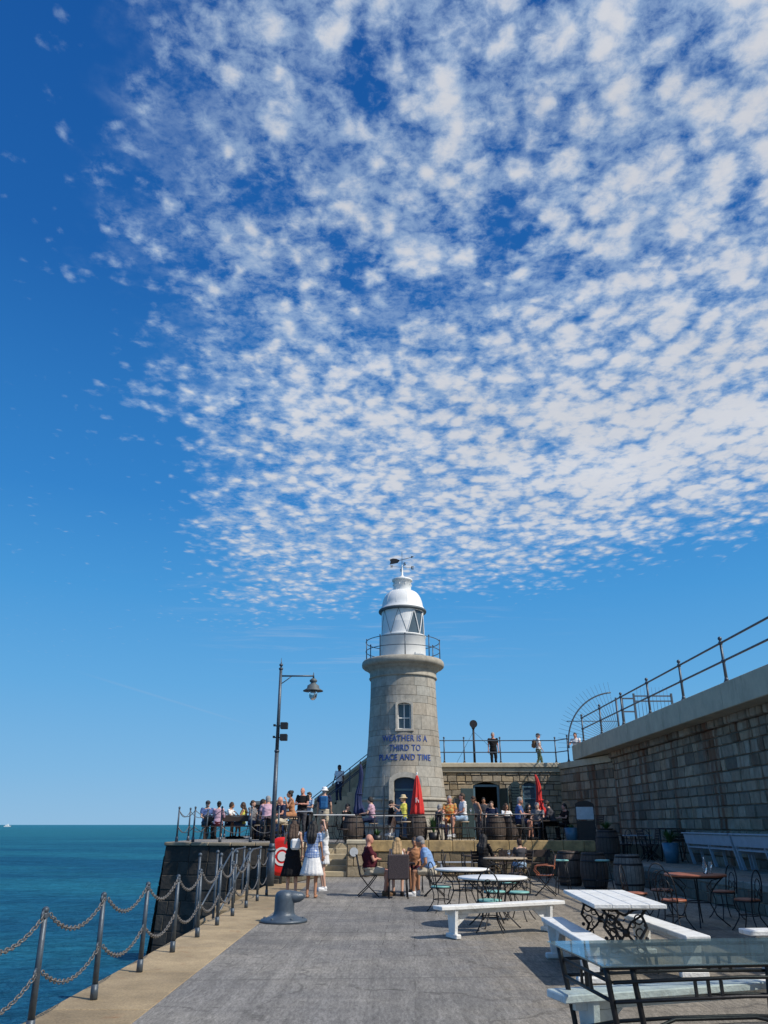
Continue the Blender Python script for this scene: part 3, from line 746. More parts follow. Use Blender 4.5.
# window
def cyl_pt(x, z, r):     # horizontal chord position -> point on cylinder radius r
    a = -PI/2+math.asin(max(-1, min(1, x/r))); return Vector((r*math.cos(a), r*math.sin(a), z))
fw = lr(6.1)
mb = MB(); mb.cur = (.46, .43, .37)
for s_ in (-1, 1): mb.box((s_*.35, -fw+.06, 6.1), (.10, .22, 1.2), bev=.01)
mb.box((0, -fw+.06, 5.50), (.84, .26, .10), bev=.01)
n = 8
for i in range(n):
    t0 = PI*i/n; t1 = PI*(i+1)/n
    P = [(.3*math.cos(t0), 6.58+.12*math.sin(t0)), (.4*math.cos(t0), 6.62+.2*math.sin(t0)), (.4*math.cos(t1), 6.62+.2*math.sin(t1)), (.3*math.cos(t1), 6.58+.12*math.sin(t1))]
    mb.prismf(P, lambda p: (p[0], -fw-.045, p[1]), lambda p: (p[0], -fw+.2, p[1]))
mb.build('window_surround', M_granite, lh)
mb = MB()
for x in (-.27, 0, .27): mb.box((x, -fw+.22, 6.1), (.045, .05, 1.2))
for z in (5.58, 6.05, 6.66): mb.box((0, -fw+.215, z), (.56, .05, .045))
wo = mb.build('window', M_white, lh)
mb = MB(); mb.box((0, -fw+.25, 6.1), (.66, .015, 1.3)); mb.build('pane', M_glass, wo)
# door
fd = lr(2.4)
mb = MB(); mb.cur = (.45, .42, .36)
for s_ in (-1, 1): mb.box((s_*.60, -fd-.02, 2.2), (.22, .30, 2.2), bev=.015)
for i in range(n):
    t0 = PI*i/n; t1 = PI*(i+1)/n
    P = [(.49*math.cos(t0), 3.3+.2*math.sin(t0)), (.71*math.cos(t0), 3.3+.42*math.sin(t0)), (.71*math.cos(t1), 3.3+.42*math.sin(t1)), (.49*math.cos(t1), 3.3+.2*math.sin(t1))]
    mb.prismf(P, lambda p: (p[0], -fd-.17, p[1]), lambda p: (p[0], -fd+.25, p[1]))
mb.build('door_surround', M_granite, lh)
mb = MB(); mb.box((0, -fd+.28, 2.3), (1.02, .05, 2.45)); 
for x in (-.24, .24):
    for z in (1.75, 2.55): mb.box((x, -fd+.24, z), (.34, .03, .6), bev=.01)
dr_o = mb.build('door', M_blue, lh)
mb = MB(); mb.box((0, -fd+.23, 3.0), (.98, .06, .08)); mb.build('transom', M_frame, dr_o)
mb = MB()
mb.cyl((-.92, -fd-.02, 1.3), (-.92, -fd+.12, 3.6), .035); mb.build('downpipe', M_lead, lh)
# lettering wrapped round the shaft
def text_mesh(body, width, height, off=.012):
    cu = bpy.data.curves.new('lettering_curve', 'FONT'); cu.body = body; cu.size = 1; cu.extrude = .02; cu.offset = off; cu.align_x = 'CENTER'; cu.space_character = 1.08; cu.resolution_u = 3
    o = bpy.data.objects.new('lettering_tmp', cu); C.objects.link(o); bpy.context.view_layer.update()
    me = bpy.data.meshes.new_from_object(o.evaluated_get(bpy.context.evaluated_depsgraph_get()))
    bpy.data.objects.remove(o); bpy.data.curves.remove(cu)
    xs = [v.co.x for v in me.vertices]; ys = [v.co.y for v in me.vertices]
    sx = width/(max(xs)-min(xs)); sy = height/(max(ys)-min(ys)); cx = (max(xs)+min(xs))/2; cy = (max(ys)+min(ys))/2
    for v in me.vertices: v.co = ((v.co.x-cx)*sx, (v.co.y-cy)*sy, v.co.z*.4)
    return me
for body, wd, z in (('WEATHER IS A', 2.10, 5.16), ('THIRD TO', 1.40, 4.75), ('PLACE AND TIME', 2.44, 4.35)):
    me = text_mesh(body, wd, .265, .008)
    for v in me.vertices:
        zz_ = z+v.co.y; r = lr(zz_); a = -PI/2+.012+v.co.x/r; r += .02+v.co.z
        v.co = (r*math.cos(a), r*math.sin(a), zz_)
    me.materials.append(M_navy); o = bpy.data.objects.new('lettering', me); C.objects.link(o); o.parent = lh
# gallery railing
mb = MB(); RR = 1.78
for k in range(9):
    a = R(-90+2+40*k); p = Vector((RR*math.cos(a), RR*math.sin(a), 8.8))
    mb.cyl(p, p+Vector((0, 0, 1.02)), .026, .022); mb.ell(p+Vector((0, 0, 1.04)), .038, .038, .04, 8, 5)
for z in (9.32, 9.78): mb.tube([(RR*math.cos(2*PI*i/60), RR*math.sin(2*PI*i/60), z) for i in range(60)], .019, 6, True)
mb.build('gallery_railing', M_rail, lh)
# lantern
ln = MB(); ln.lathe([(1.10, 8.86), (1.10, 9.98), (1.13, 10.0), (1.13, 10.05), (1.03, 10.06)], seg=48); ln.build('lantern_base', M_white, lh)
mb = MB()
na = 44; A1 = R(20)
for i in range(na):      # white blanking panels with a slanted front edge
    def edge_(t, z): lo = R(-79+ (z-10.05)/1.2*19); return A1+(lo+2*PI-A1)*t
    for z0, z1 in ((10.05, 10.65), (10.65, 11.25)):
        q = [(edge_(i/na, z0), z0), (edge_((i+1)/na, z0), z0), (edge_((i+1)/na, z1), z1), (edge_(i/na, z1), z1)]
        mb.quad(*[(1.03*math.cos(a), 1.03*math.sin(a), z) for a, z in q], smooth=True)
mb.build('blanking_panel', M_white, lh)
mb = MB(); mb.lathe([(1.0, 10.04), (1.0, 11.26)], seg=16, a0=R(-82), a1=R(22)); mb.build('lantern_glass', M_glass, lh)
mb = MB()
def lp(a, z, r=1.03): return (r*math.cos(R(a)), r*math.sin(R(a)), z)
def dbar(a0, a1, r=.028, rr=1.03): mb.tube([lp(a0+(a1-a0)*i/6, 10.06+1.2*i/6, rr) for i in range(7)], r, 6)
for a0, a1 in ((-79, -60), (-40, -60), (-40, -22), (-2, -22), (-2, 18), (20, 20)): dbar(a0, a1)
mb.tube([lp(-80+i*10, 11.24) for i in range(11)], .03, 6); mb.build('glazing_bars', M_white, lh)
mb = MB()
for a0, a1 in ((-79, -102), (-125, -102), (-125, -148), (-170, -148)): dbar(a0, a1, .008, 1.035)
mb.build('panel_seam', M_lead, lh)
mb = MB(); mb.lathe([(.95, 11.24), (1.16, 11.25), (1.18, 11.30), (1.16, 11.36), (1.05, 11.40)], seg=48); mb.build('eave_ring', M_lead, lh)
mb = MB(); pr = [(1.0+.12*(i == 0), 11.38) if i == 0 else (.44+.58*math.cos(PI/2*i/10), 11.40+.95*math.sin(PI/2*i/10)) for i in range(11)]
mb.lathe(pr, seg=48); 
for k in range(12):
    a = 2*PI*k/12+.2; mb.tube([((r+.004)*math.cos(a), (r+.001)*math.sin(a), z+.001) for r, z in pr[1:]], .006, 5)
mb.build('dome', M_white, lh)
mb = MB(); mb.lathe([(.44, 12.33), (.44, 12.86), (.50, 12.87), (.51, 12.95), (.46, 12.98), (.12, 13.10), (.055, 13.2), (.045, 13.5), (.02, 13.75)], seg=32); 
for k in range(10):
    a = 2*PI*k/10; mb.ell((.46*math.cos(a), .46*math.sin(a), 12.66), .02, .02, .06, 6, 4)
mb.build('ventilator', M_white, lh)
vn = MB(); vn.cyl((0, 0, 13.6), (0, 0, 14.42), .016, .008)
vn.tube([(-.2, .06, 13.98), (.50, -.09, 14.12)], .013, 6)
vn.prismf([(.46, 14.06), (.60, 14.14), (.46, 14.18)], lambda p: (p[0], -.13, p[1]), lambda p: (p[0], -.11, p[1]))
tail = [(-.12, 13.99), (-.22, 13.88), (-.40, 13.84), (-.62, 13.80), (-.58, 13.94), (-.62, 14.06), (-.46, 14.12), (-.28, 14.10), (-.15, 14.04)]
vn.prismf(tail, lambda p: (p[0], .09, p[1]), lambda p: (p[0], .11, p[1]))
for a in (0, 90): vn.tube([(-.50*math.cos(R(a+12)), -.50*math.sin(R(a+12)), 13.62), (.50*math.cos(R(a+12)), .50*math.sin(R(a+12)), 13.62)], .008, 5)
vn.build('weather_vane', M_iron, lh)
for ch, a in (('N', 90), ('E', 12), ('S', -90+12), ('W', 192)):
    me = text_mesh(ch, .13, .16, .03); a = R(a)
    for v in me.vertices: v.co = (.54*math.cos(a)+v.co.x, .54*math.sin(a)+v.co.z, 13.62+v.co.y)
    me.materials.append(M_iron); o = bpy.data.objects.new('compass_letter', me); C.objects.link(o); o.parent = lh

# ============================================================ RAILINGS
def railing(name, label, pts, H, zr, rp=.032, rr=.022, finial=True, zfun=None, m=M_rail):
    t = thing(name, label, 'railing')
    top = [Vector((p[0], p[1], p[2])) for p in pts]
    for p in top:
        mb = MB(); mb.cyl((0, 0, 0), (0, 0, H), rp, rp*.8); mb.cyl((0, 0, 0), (0, 0, .05), rp*2.2, rp*1.7); mb.cyl((0, 0, .05), (0, 0, .14), rp*1.5, rp)
        if finial: mb.cyl((0, 0, H), (0, 0, H+.03), rp*.5); mb.ell((0, 0, H+.06), rp*1.35, rp*1.35, rp*1.4, 10, 6)
        for z in zr: mb.ell((0, 0, z), rp*1.5, rp*1.5, rp*1.5, 8, 5)
        o = mb.build('post', m, t); o.location = p
    for z in zr:
        mb = MB(); mb.tube([p+Vector((0, 0, z)) for p in top], rr, 8); mb.build('rail', m, t)
    return t
railing('promenade_railing', 'blue-grey two-rail promenade railing with ball finials climbing along the top of the harbour wall', [(9.02, 36.1-3.13*k, 5.05) for k in range(15)], 1.12, (.58, 1.06), .042, .03)
railing('promenade_railing', 'two-rail railing above the cafe front beside the lighthouse', [(x, 39.1, 4.36) for x in (-.1, 1.2, 2.93, 3.9, 5.66, 8.35)] + [(8.75, 38.2, 4.36)], 1.12, (.5, 1.05), .036, .024)
railing('terrace_railing', 'low black iron railing along the terrace edge below the red parasol', [(x, 28.78, ZT) for x in (-.95, .0, 1.0, 2.0, 2.35, 3.4, 4.4, 5.5)], .95, (.5, .92), .022, .018, False, m=M_iron)

# ============================================================ QUAY FURNITURE
def wx(px, Y, F=1.09): return (px-384)/770*Y/F
# chain fence along the quay edge
cfn = thing('chain_fence', 'blue-grey posts with two sagging galvanised chains along the quay edge', 'fence')
post_y = [5.85+1.5*k for k in range(-3, 11)]
PXX = -2.86
for y in post_y:
    mb = MB(); mb.cyl((0, 0, 0), (0, 0, .13), .037, .034, 12); mb.cyl((0, 0, .13), (0, 0, .92), .028, .023, 12); mb.ell((0, 0, .925), .031, .031, .028, 10, 7); mb.box((0, 0, .885), (.05, .075, .045), bev=.008)
    for z in (.46, .89): mb.tube([(0, .04*math.cos(a), z+.04*math.sin(a)) for a in [2*PI*i/10 for i in range(10)]], .009, 5, True); mb.tube([(0, -.03+.035*math.cos(a)*-1, z+.035*math.sin(a)) for a in [2*PI*i/10 for i in range(10)]], .009, 5, True)
    o = mb.build('post', M_rail, cfn); o.location = (PXX, y+rnd.uniform(-.03, .03), .006); o.rotation_euler = (rnd.uniform(-.03, .03), rnd.uniform(-.05, .01), 0)
def chain(A, B, sag, parent, near):
    mb = MB(); n = 40; P = [A.lerp(B, i/n)+Vector((0, 0, -sag*4*(i/n)*(1-i/n))) for i in range(n+1)]
    cum = [0]
    for i in range(n): cum.append(cum[-1]+(P[i+1]-P[i]).length)
    if near:
        pitch = .052; k = int(cum[-1]/pitch); j = 0
        for i in range(k):
            s_ = (i+.5)*cum[-1]/k
            while cum[j+1] < s_: j += 1
            t = (s_-cum[j])/(cum[j+1]-cum[j]); c = P[j].lerp(P[j+1], t); d = (P[j+1]-P[j]).normalized()
            side = Vector((1, 0, 0)) if i % 2 else d.cross(Vector((1, 0, 0))).normalized()
            side = (side-d*side.dot(d)).normalized()
            mb.tube([c+d*(.036*math.cos(a))+side*(.019*math.sin(a)) for a in [2*PI*q/8 for q in range(8)]], .0052, 5, True)
    else: mb.tube(P, [.013 if i % 2 else .008 for i in range(n+1)], 5)
    mb.build('chain', M_chain, parent)
for i in range(len(post_y)-1):
    a, b = post_y[i], post_y[i+1]
    for z in (.46, .89): chain(Vector((PXX, a+.06, z)), Vector((PXX, b-.06, z)), .175 if z > .5 else .165, cfn, b < 19 and b > 4)
# handrail of the landing steps just outside the fence
hr = thing('landing_handrail', 'grey tubular handrails of the landing steps by the dark bastion wall', 'railing')
for xx in (-3.32, -3.75):
    for y0 in (17.2, 19.0, 20.8, 22.6):
        mb = MB(); mb.cyl((xx, y0, -.6 if xx < -3.4 else 0), (xx, y0+.0, 1.0), .028, .024); mb.ell((xx, y0, 1.03), .04, .04, .04); mb.build('post', M_rail, hr)
    mb = MB(); 
    mb.tube([(xx, 20.8, .15), (xx, 20.9, .95), (xx, 21.3, 1.02), (xx, 22.6, 1.02)], .022); mb.tube([(xx, 17.2, -.1), (xx, 19.0, .45), (xx, 20.8, 1.0)], .02); mb.build('rail', M_rail, hr)
mb = MB(); g = random.Random(8)
for k in range(5):
    mb.cur = (.33, .25, .15); mb.box((-3.75, 16.9+k*1.6, -.35-.14*(4-k)), (.8, 1.58, .5), bev=.02)
mb.build('step', M_kerb, hr)

# street lamp
lp_ = thing('street_lamp', 'tall grey lamp post with one swan arm lantern and two floodlights', 'street lamp', (-3.2, 24.0, .006))
mb = MB(); mb.cyl((0, 0, 0), (0, 0, .9), .105, .10, 16); mb.cyl((0, 0, .9), (0, 0, .96), .12, .12, 16); mb.cyl((0, 0, .96), (0, 0, 1.1), .10, .075, 16); mb.cyl((0, 0, 1.1), (0, 0, 3.6), .072, .06, 14); mb.cyl((0, 0, 3.6), (0, 0, 3.66), .075, .075, 14)
mb.cyl((0, 0, 3.66), (0, 0, 6.05), .055, .045, 14); mb.ell((0, 0, 6.08), .07, .07, .05); mb.ell((0, 0, 6.2), .06, .06, .05); mb.cyl((0, 0, 6.1), (0, 0, 6.42), .03, .004)
mb.build('post', M_rail, lp_)
mb = MB(); mb.cyl((0, 0, 5.86), (1.02, 0, 5.86), .026); mb.cyl((1.02, 0, 5.80), (1.02, 0, 5.97), .03, .008); mb.tube([(0, 0, 5.6), (.2, 0, 5.74), (.34, 0, 5.85)], .014); mb.build('arm', M_rail, lp_)
ln_ = MB(); ln_.lathe([(0, 5.80), (.06, 5.78), (.12, 5.72), (.11, 5.68), (.07, 5.65), (.09, 5.62), (.18, 5.56), (.19, 5.48), (.31, 5.41), (.31, 5.395), (.12, 5.42)], (1.02, 0, 0), 24); lo = ln_.build('lantern', M_lead, lp_)
g_ = MB(); g_.lathe([(.13, 5.42), (.14, 5.33), (.11, 5.2), (.05, 5.13), (0, 5.12)], (1.02, 0, 0), 20); g_.build('globe', M_lens, lo)
for z in (4.02, 4.36):
    mb = MB(); mb.box((.19, -.05, z), (.22, .20, .19), bev=.015); mb.box((0, 0, z), (.26, .03, .03)); mb.box((-.11, 0, z+.02), (.07, .05, .06)); mb.build('floodlight_head', M_black, lp_)

# mooring bollard
bo = thing('mooring_bollard', 'stout blue-grey mooring bollard with hooked head on round base', 'bollard', (-1.78, 15.4, .004))
mb = MB(); mb.lathe([(.0, .0), (.44, .0), (.44, .03), (.42, .05), (.27, .085), (.215, .11), (.195, .15), (.185, .22), (.185, .40), (.18, .46), (.155, .51), (.09, .545), (0, .555)], seg=40)
P = [(-.02, 0, .40), (.08, 0, .43), (.18, 0, .43), (.28, 0, .43), (.35, 0, .44), (.38, 0, .44)]
mb.tube(P, [.12, .125, .11, .09, .055, .02], 16); 
for k in range(6):
    a = 2*PI*k/6; mb.cyl((.36*math.cos(a), .36*math.sin(a), .05), (.36*math.cos(a), .36*math.sin(a), .085), .028, seg=6)
mb.build('casting', M_bollard, bo); bo.scale = (.95, .95, .92)

# lifebuoy case
lb = thing('lifebuoy_case', 'red oval lifebuoy case with white ring emblem behind the lamp post', 'lifebuoy case', (-3.02, 24.75, 0))
mb = MB(); seg = 36
def oval(p, s=1): return [(s*.37*math.copysign(abs(math.cos(t))**.8, math.cos(t)), .74+s*.52*math.copysign(abs(math.sin(t))**.8, math.sin(t))) for t in [2*PI*i/seg for i in range(seg)]]
n0 = []
for yy, s_ in ((.10, .96), (.06, 1), (-.04, 1), (-.09, .93), (-.11, .8)):
    n0.append(len(mb.v)); mb.v += [Vector((p[0], yy, p[1])) for p in oval(0, s_)]
mb.loft(n0, seg); mb.build('shell', M_redp, lb)
mb = MB()
def arc(r0, r1, a0, a1, cx=.04, cz=.74, y0=-.125, y1=-.105):
    n = 24; P = [(cx+r1*math.cos(a0+(a1-a0)*i/n), cz+r1*math.sin(a0+(a1-a0)*i/n)) for i in range(n+1)]+[(cx+r0*math.cos(a1-(a1-a0)*i/n), cz+r0*math.sin(a1-(a1-a0)*i/n)) for i in range(n+1)]
    for i in range(n): 
        q = [P[i], P[i+1], P[2*n-i], P[2*n+1-i]]
        mb.prismf(q, lambda p: (p[0], y0, p[1]), lambda p: (p[0], y1, p[1]))
arc(.0001, .13, 0, 2*PI); arc(.19, .25, R(20), R(165)); arc(.19, .25, R(195), R(340)); mb.build('ring_emblem', M_white, lb)
mb = MB(); mb.cyl((0, .12, 0), (0, .12, 1.0), .04); mb.build('post', M_rail, lb)

# chain posts round the raised terrace corner
tf = thing('chain_fence', 'taller dark posts with slack chains round the bastion terrace corner', 'fence')
TPOST = [(-3.25, 25.6), (-4.1, 25.65), (-5.05, 25.75), (-5.95, 26.05), (-6.52, 26.3), (-6.56, 28.0), (-6.6, 31.0), (-6.7, 35)]
for (x, y) in TPOST:
    mb = MB(); mb.cyl((0, 0, 0), (0, 0, .15), .05, .045, 10); mb.cyl((0, 0, .15), (0, 0, .98), .03, .024, 10); mb.ell((0, 0, 1.0), .036, .036, .04)
    o = mb.build('post', M_rail, tf); o.location = (x, y, ZT+.10)
for (a, b) in zip(TPOST[:-1], TPOST[1:]):
    for z in (.46, .93): chain(Vector((*a, ZT+.1+z)), Vector((*b, ZT+.1+z)), .2, tf, False)

# horn mast on the promenade
hm = thing('horn_mast', 'thin black mast with round horn head and stay wires on the cafe roof', 'mast', (4.55, 40.5, 4.1))
mb = MB(); mb.cyl((0, 0, 0), (0, 0, 2.05), .065, .055); mb.build('pole', M_iron, hm)
mb = MB(); mb.cyl((0, -.14, 2.25), (0, .12, 2.23), .20, .12, 20); mb.cyl((0, .1, 2.23), (0, .2, 2.22), .12, .05, 16); mb.ell((0, 0, 2.12), .1, .1, .14); mb.build('horn', M_iron, hm)
mb = MB(); mb.cyl((0, 0, 1.9), (-1.0, .1, .2), .008, seg=5); mb.cyl((0, 0, 1.9), (1.1, .2, .9), .008, seg=5); mb.build('stay_wire', M_iron, hm)

# security fan grille and gate on the promenade
fg = thing('fan_grille', 'quarter-round spiked security grille at the end of the harbour wall coping', 'grille', (11.12, 37.6, 5.05))
mb = MB(); RA = 2.45
mb.tube([(RA*math.cos(a), 0, RA*math.sin(a)) for a in [R(95+88*i/24) for i in range(25)]], .035, 8); mb.build('hoop', M_rail, fg)
mb = MB()
for k in range(21):
    a = R(96+4.3*k); mb.cyl((.35*math.cos(a), 0, .35*math.sin(a)), ((RA+.5)*math.cos(a), 0, (RA+.5)*math.sin(a)), .013, .005, 5)
mb.build('spikes', M_rail, fg)
mb = MB(); mb.cyl((0, 0, 0), (0, 0, 2.2), .05); mb.cyl((-RA, 0, 1.1), (0, 0, 1.1), .02); mb.cyl((-RA, 0, .12), (0, 0, .12), .02); mb.build('frame', M_rail, fg)
sg = thing('spiked_gate', 'narrow spiked iron gate standing on the promenade beyond the railing', 'gate', (10.7, 31.2, 4.95))
mb = MB(); 
for x in (-.75, .75): mb.box((x, 0, .75), (.07, .07, 1.5))
for z in (.3, 1.2, 1.4): mb.box((0, 0, z), (1.5, .04, .05))
mb.build('frame', M_rail, sg); mb = MB()
for k in range(9): mb.cyl((-.6+k*.15, 0, .3), (-.6+k*.15, 0, 1.75), .012, .004, 5)
mb.build('bars', M_rail, sg)
sg2 = thing('gate_arch', 'square-topped iron gate frame between the fan grille and the spiked gate', 'gate', (10.9, 35.0, 4.95))
mb = MB()
for x in (-.28, .28): mb.box((x, 0, .95), (.06, .06, 1.9))
for z in (.5, 1.3, 1.87): mb.box((0, 0, z), (.6, .05, .06))
mb.build('frame', M_rail, sg2)

# booth on the left terrace
bt = thing('stone_booth', 'low grey booth with overhanging flat roof behind the seated drinkers', 'booth', (-4.55, 33.2, ZT+.1))
mb = MB(); mb.cur = (.15, .14, .13); mb.box((0, 0, .6), (1.25, 1.2, 1.2)); mb.build('wall', M_rag, bt)
mb = MB(); mb.box((0, 0, 1.26), (1.5, 1.45, .12), bev=.03); mb.box((0, 0, 1.34), (1.3, 1.25, .06), bev=.02); mb.build('roof', M_lead, bt)

# ============================================================ TABLES AND SEATS
def bench(L, loc, rz, label, h=.45, m=None):
    m = m or M_whitewood
    t = thing('bench', label, 'bench', loc, rz, 'white trestle benches')
    mb = MB(); mb.box((0, 0, h-.0275), (L, .28, .055), bev=.008); mb.box((0, 0, h-.09), (L-.3, .05, .07)); mb.build('seat', m, t)
    for s_ in (-1, 1):
        mb = MB(); x = s_*(L/2-.27)
        mb.prismf([(-.085, .05), (.085, .05), (.12, h-.056), (-.12, h-.056)], lambda p: (x-.025, p[0], p[1]), lambda p: (x+.025, p[0], p[1]))
        mb.box((x, 0, .035), (.09, .32, .065), bev=.012)
        mb.prismf([(0, h-.13), (-s_*.28, h-.13), (0, h-.34)], lambda p: (x+p[0], -.02, p[1]), lambda p: (x+p[0], .02, p[1]))
        mb.build('leg', m, t)
    return t
bench(2.32, (1.85, 13.62, .003), math.atan2(1.08, 2.19), 'long white trestle bench angled in front of the round tables')
bench(2.25, (2.25, 10.5, .003), R(90), 'white trestle bench along the left side of the plank table')
bench(2.25, (3.48, 10.85, .003), R(91), 'white trestle bench along the right side of the plank table')
bench(2.6, (2.52, 7.05, .003), R(17), 'nearest white trestle bench tucked behind the glass table', .44)
bench(1.8, (5.15, 10.35, .003), R(4), 'white bench end just showing beyond the glass table at the right edge')

def scroll(mb, c, r0, r1, a0, a1, ax=0, rad=.008, n=18):
    P = []
    for i in range(n+1):
        t = i/n; a = a0+(a1-a0)*t; r = r0+(r1-r0)*t
        P.append((c[0]+(r*math.cos(a) if ax == 0 else 0), c[1]+(0 if ax == 0 else r*math.cos(a)), c[2]+r*math.sin(a)))
    mb.tube(P, rad, 5)
pt = thing('plank_table', 'white plank table on ornate black cast iron legs', 'table', (2.88, 10.95, .003), R(-3))
mb = MB()
for k, (x, w_) in enumerate(((-.31, .205), (-.10, .205), (.11, .205), (.315, .195))):
    mb.box((x, rnd.uniform(-.01, .01), .727), (w_, 2.15, .045), bev=.006)
mb.box((0, -.85, .695), (.7, .08, .03)); mb.box((0, .85, .695), (.7, .08, .03))
mb.build('tabletop', M_whitewood, pt)
def castleg(y):
    mb = MB()
    for s_ in (-1, 1):
        mb.tube([(s_*.27, y, .69), (s_*.20, y, .60), (s_*.25, y, .48), (s_*.16, y, .36), (s_*.22, y, .22), (s_*.24, y, .10), (s_*.33, y, .02)], [.018, .020, .016, .020, .016, .018, .02], 7)
        for cz, r in ((.56, .05), (.42, .045), (.26, .05)):
            mb.tube([(s_*(.16)+r*math.cos(a), y, cz+r*math.sin(a)) for a in [2*PI*i/12 for i in range(12)]], .009, 5, True)
            mb.ell((s_*.235, y, cz-.06), .024, .016, .024, 7, 5); scroll(mb, (s_*.09, y, cz-.05), .05, .012, 0 if s_ < 0 else PI, (0 if s_ < 0 else PI)+s_*5, 0, .008)
        mb.tube([(s_*.20, y, .60), (s_*.07, y, .53), (0, y, .42), (-s_*.08, y, .33), (-s_*.20, y, .24)], .014, 6)
        mb.tube([(s_*.27, y, .69), (s_*.12, y, .66), (0, y, .60)], .014, 6)
    mb.box((0, y, .685), (.6, .05, .03)); mb.box((0, y, .08), (.5, .03, .03))
    mb.ell((0, y, .42), .045, .03, .045)
    return mb
for y in (-.72, .72): castleg(y).build('leg', M_iron, pt)
mb = MB(); mb.cyl((0, -.72, .42), (0, .72, .42), .014); mb.cyl((-.2, -.72, .12), (-.2, .72, .12), .012); mb.cyl((.2, -.72, .12), (.2, .72, .12), .012); mb.build('stretcher', M_iron, pt)

gt = thing('glass_table', 'glass topped wrought metal table nearest the camera, empty', 'table', (1.41, 5.72, .003), R(6.5))
mb = MB(); mb.box((1.0, .58, .745), (2.0, 1.16, .010), bev=.002); mb.build('glass_top', M_tglass, gt)
mb = MB()
def wleg(x, y, sx, sy):
    m_ = MB(); pts = []
    for i in range(9):
        t = i/8; f = .03*math.sin(PI*t)+.10*t*t; pts.append((x+sx*f, y+sy*f*.5, .735*(1-t)))
    m_.tube(pts, [.020]*9, 8); m_.build('leg', M_iron, gt)
for (x, y, sx, sy) in ((.06, .10, 1, 1), (.24, .10, 1, 1), (.06, 1.06, 1, -1), (1.76, .10, -1, 1), (1.94, .10, -1, 1), (1.94, 1.06, -1, -1), (.24, 1.06, 1, -1), (1.76, 1.06, -1, -1)): wleg(x, y, sx, sy)
fr_ = MB()
for z in (.64, .53):
    for y in (.09, 1.07): fr_.tube([(.10, y, z), (1.0, y, z+.015), (1.9, y, z)], .013, 6)
    for x in (.09, 1.91): fr_.tube([(x, .1, z), (x, 1.06, z)], .013, 6)
fr_.tube([(.06, .08, .725), (1.94, .08, .725), (1.94, 1.08, .725), (.06, 1.08, .725)], .014, 6, True)
for y in (.09, 1.07):
    for xc in (.75, 1.35):
        for k in range(3): fr_.box((xc-.09+.09*k, y, .585), (.018, .018, .11))
for x in (.09, 1.91):
    for k in range(3): fr_.box((x, .49+.09*k, .585), (.018, .018, .11))
for z in (.36,):
    for y in (.09, 1.07): fr_.tube([(.06, y, z), (.5, y, z+.02), (1.0, y, z+.03), (1.5, y, z+.02), (1.94, y, z)], .013, 6)
fr_.tube([(.04, .06, .16), (.35, .38, .28), (.7, .55, .33), (1.3, .55, .33), (1.65, .38, .28), (1.96, .06, .16)], .013, 6)
fr_.tube([(.04, 1.1, .16), (.35, .78, .28), (.7, .60, .33), (1.3, .60, .33), (1.65, .78, .28), (1.96, 1.1, .16)], .013, 6)
fr_.build('frame', M_iron, gt)

def round_table(loc, r, h, m, label, grp='round tables on the pier'):
    t = thing('round_table', label, 'table', loc, rnd.uniform(0, 1), grp)
    mb = MB(); mb.lathe([(0, h-.035), (r-.01, h-.035), (r, h-.028), (r, h-.008), (r-.01, h), (0, h)], seg=48); mb.build('tabletop', m, t)
    mb = MB(); mb.tube([(r*.86*math.cos(2*PI*i/32), r*.86*math.sin(2*PI*i/32), h-.05) for i in range(32)], .012, 6, True)
    mb.tube([(.2*math.cos(2*PI*i/24), .2*math.sin(2*PI*i/24), .36) for i in range(24)], .009, 6, True); mb.build('frame_ring', M_iron, t)
    for k in range(4):
        a = PI/4+k*PI/2; mb = MB(); prof = [(r*.84, h-.05), (r*.62, h-.16), (.22, .50), (.19, .34), (.27, .16), (.42, .03), (.46, .0)]
        mb.tube([(q*math.cos(a), q*math.sin(a), z) for q, z in prof], .012, 6)
        mb.tube([((q)*math.cos(a), (q)*math.sin(a), z) for q, z in ((r*.8, h-.06), (r*.5, h-.1), (r*.34, h-.2), (r*.42, h-.27), (r*.5, h-.22))], .008, 5)
        mb.build('leg', M_iron, t)
    return t
round_table((1.88, 14.75, .003), .60, .765, M_white, 'larger white round table right behind the front bench')
round_table((1.60, 17.4, .003), .56, .765, M_white, 'smaller white round table behind the seated man in blue')
round_table((3.30, 23.0, .003), .60, .765, M_tan, 'tan topped round table beside the seated person in black')
round_table((5.45, 14.9, .003), .52, .80, M_brown, 'brown topped table in the shade with a bottle on it')

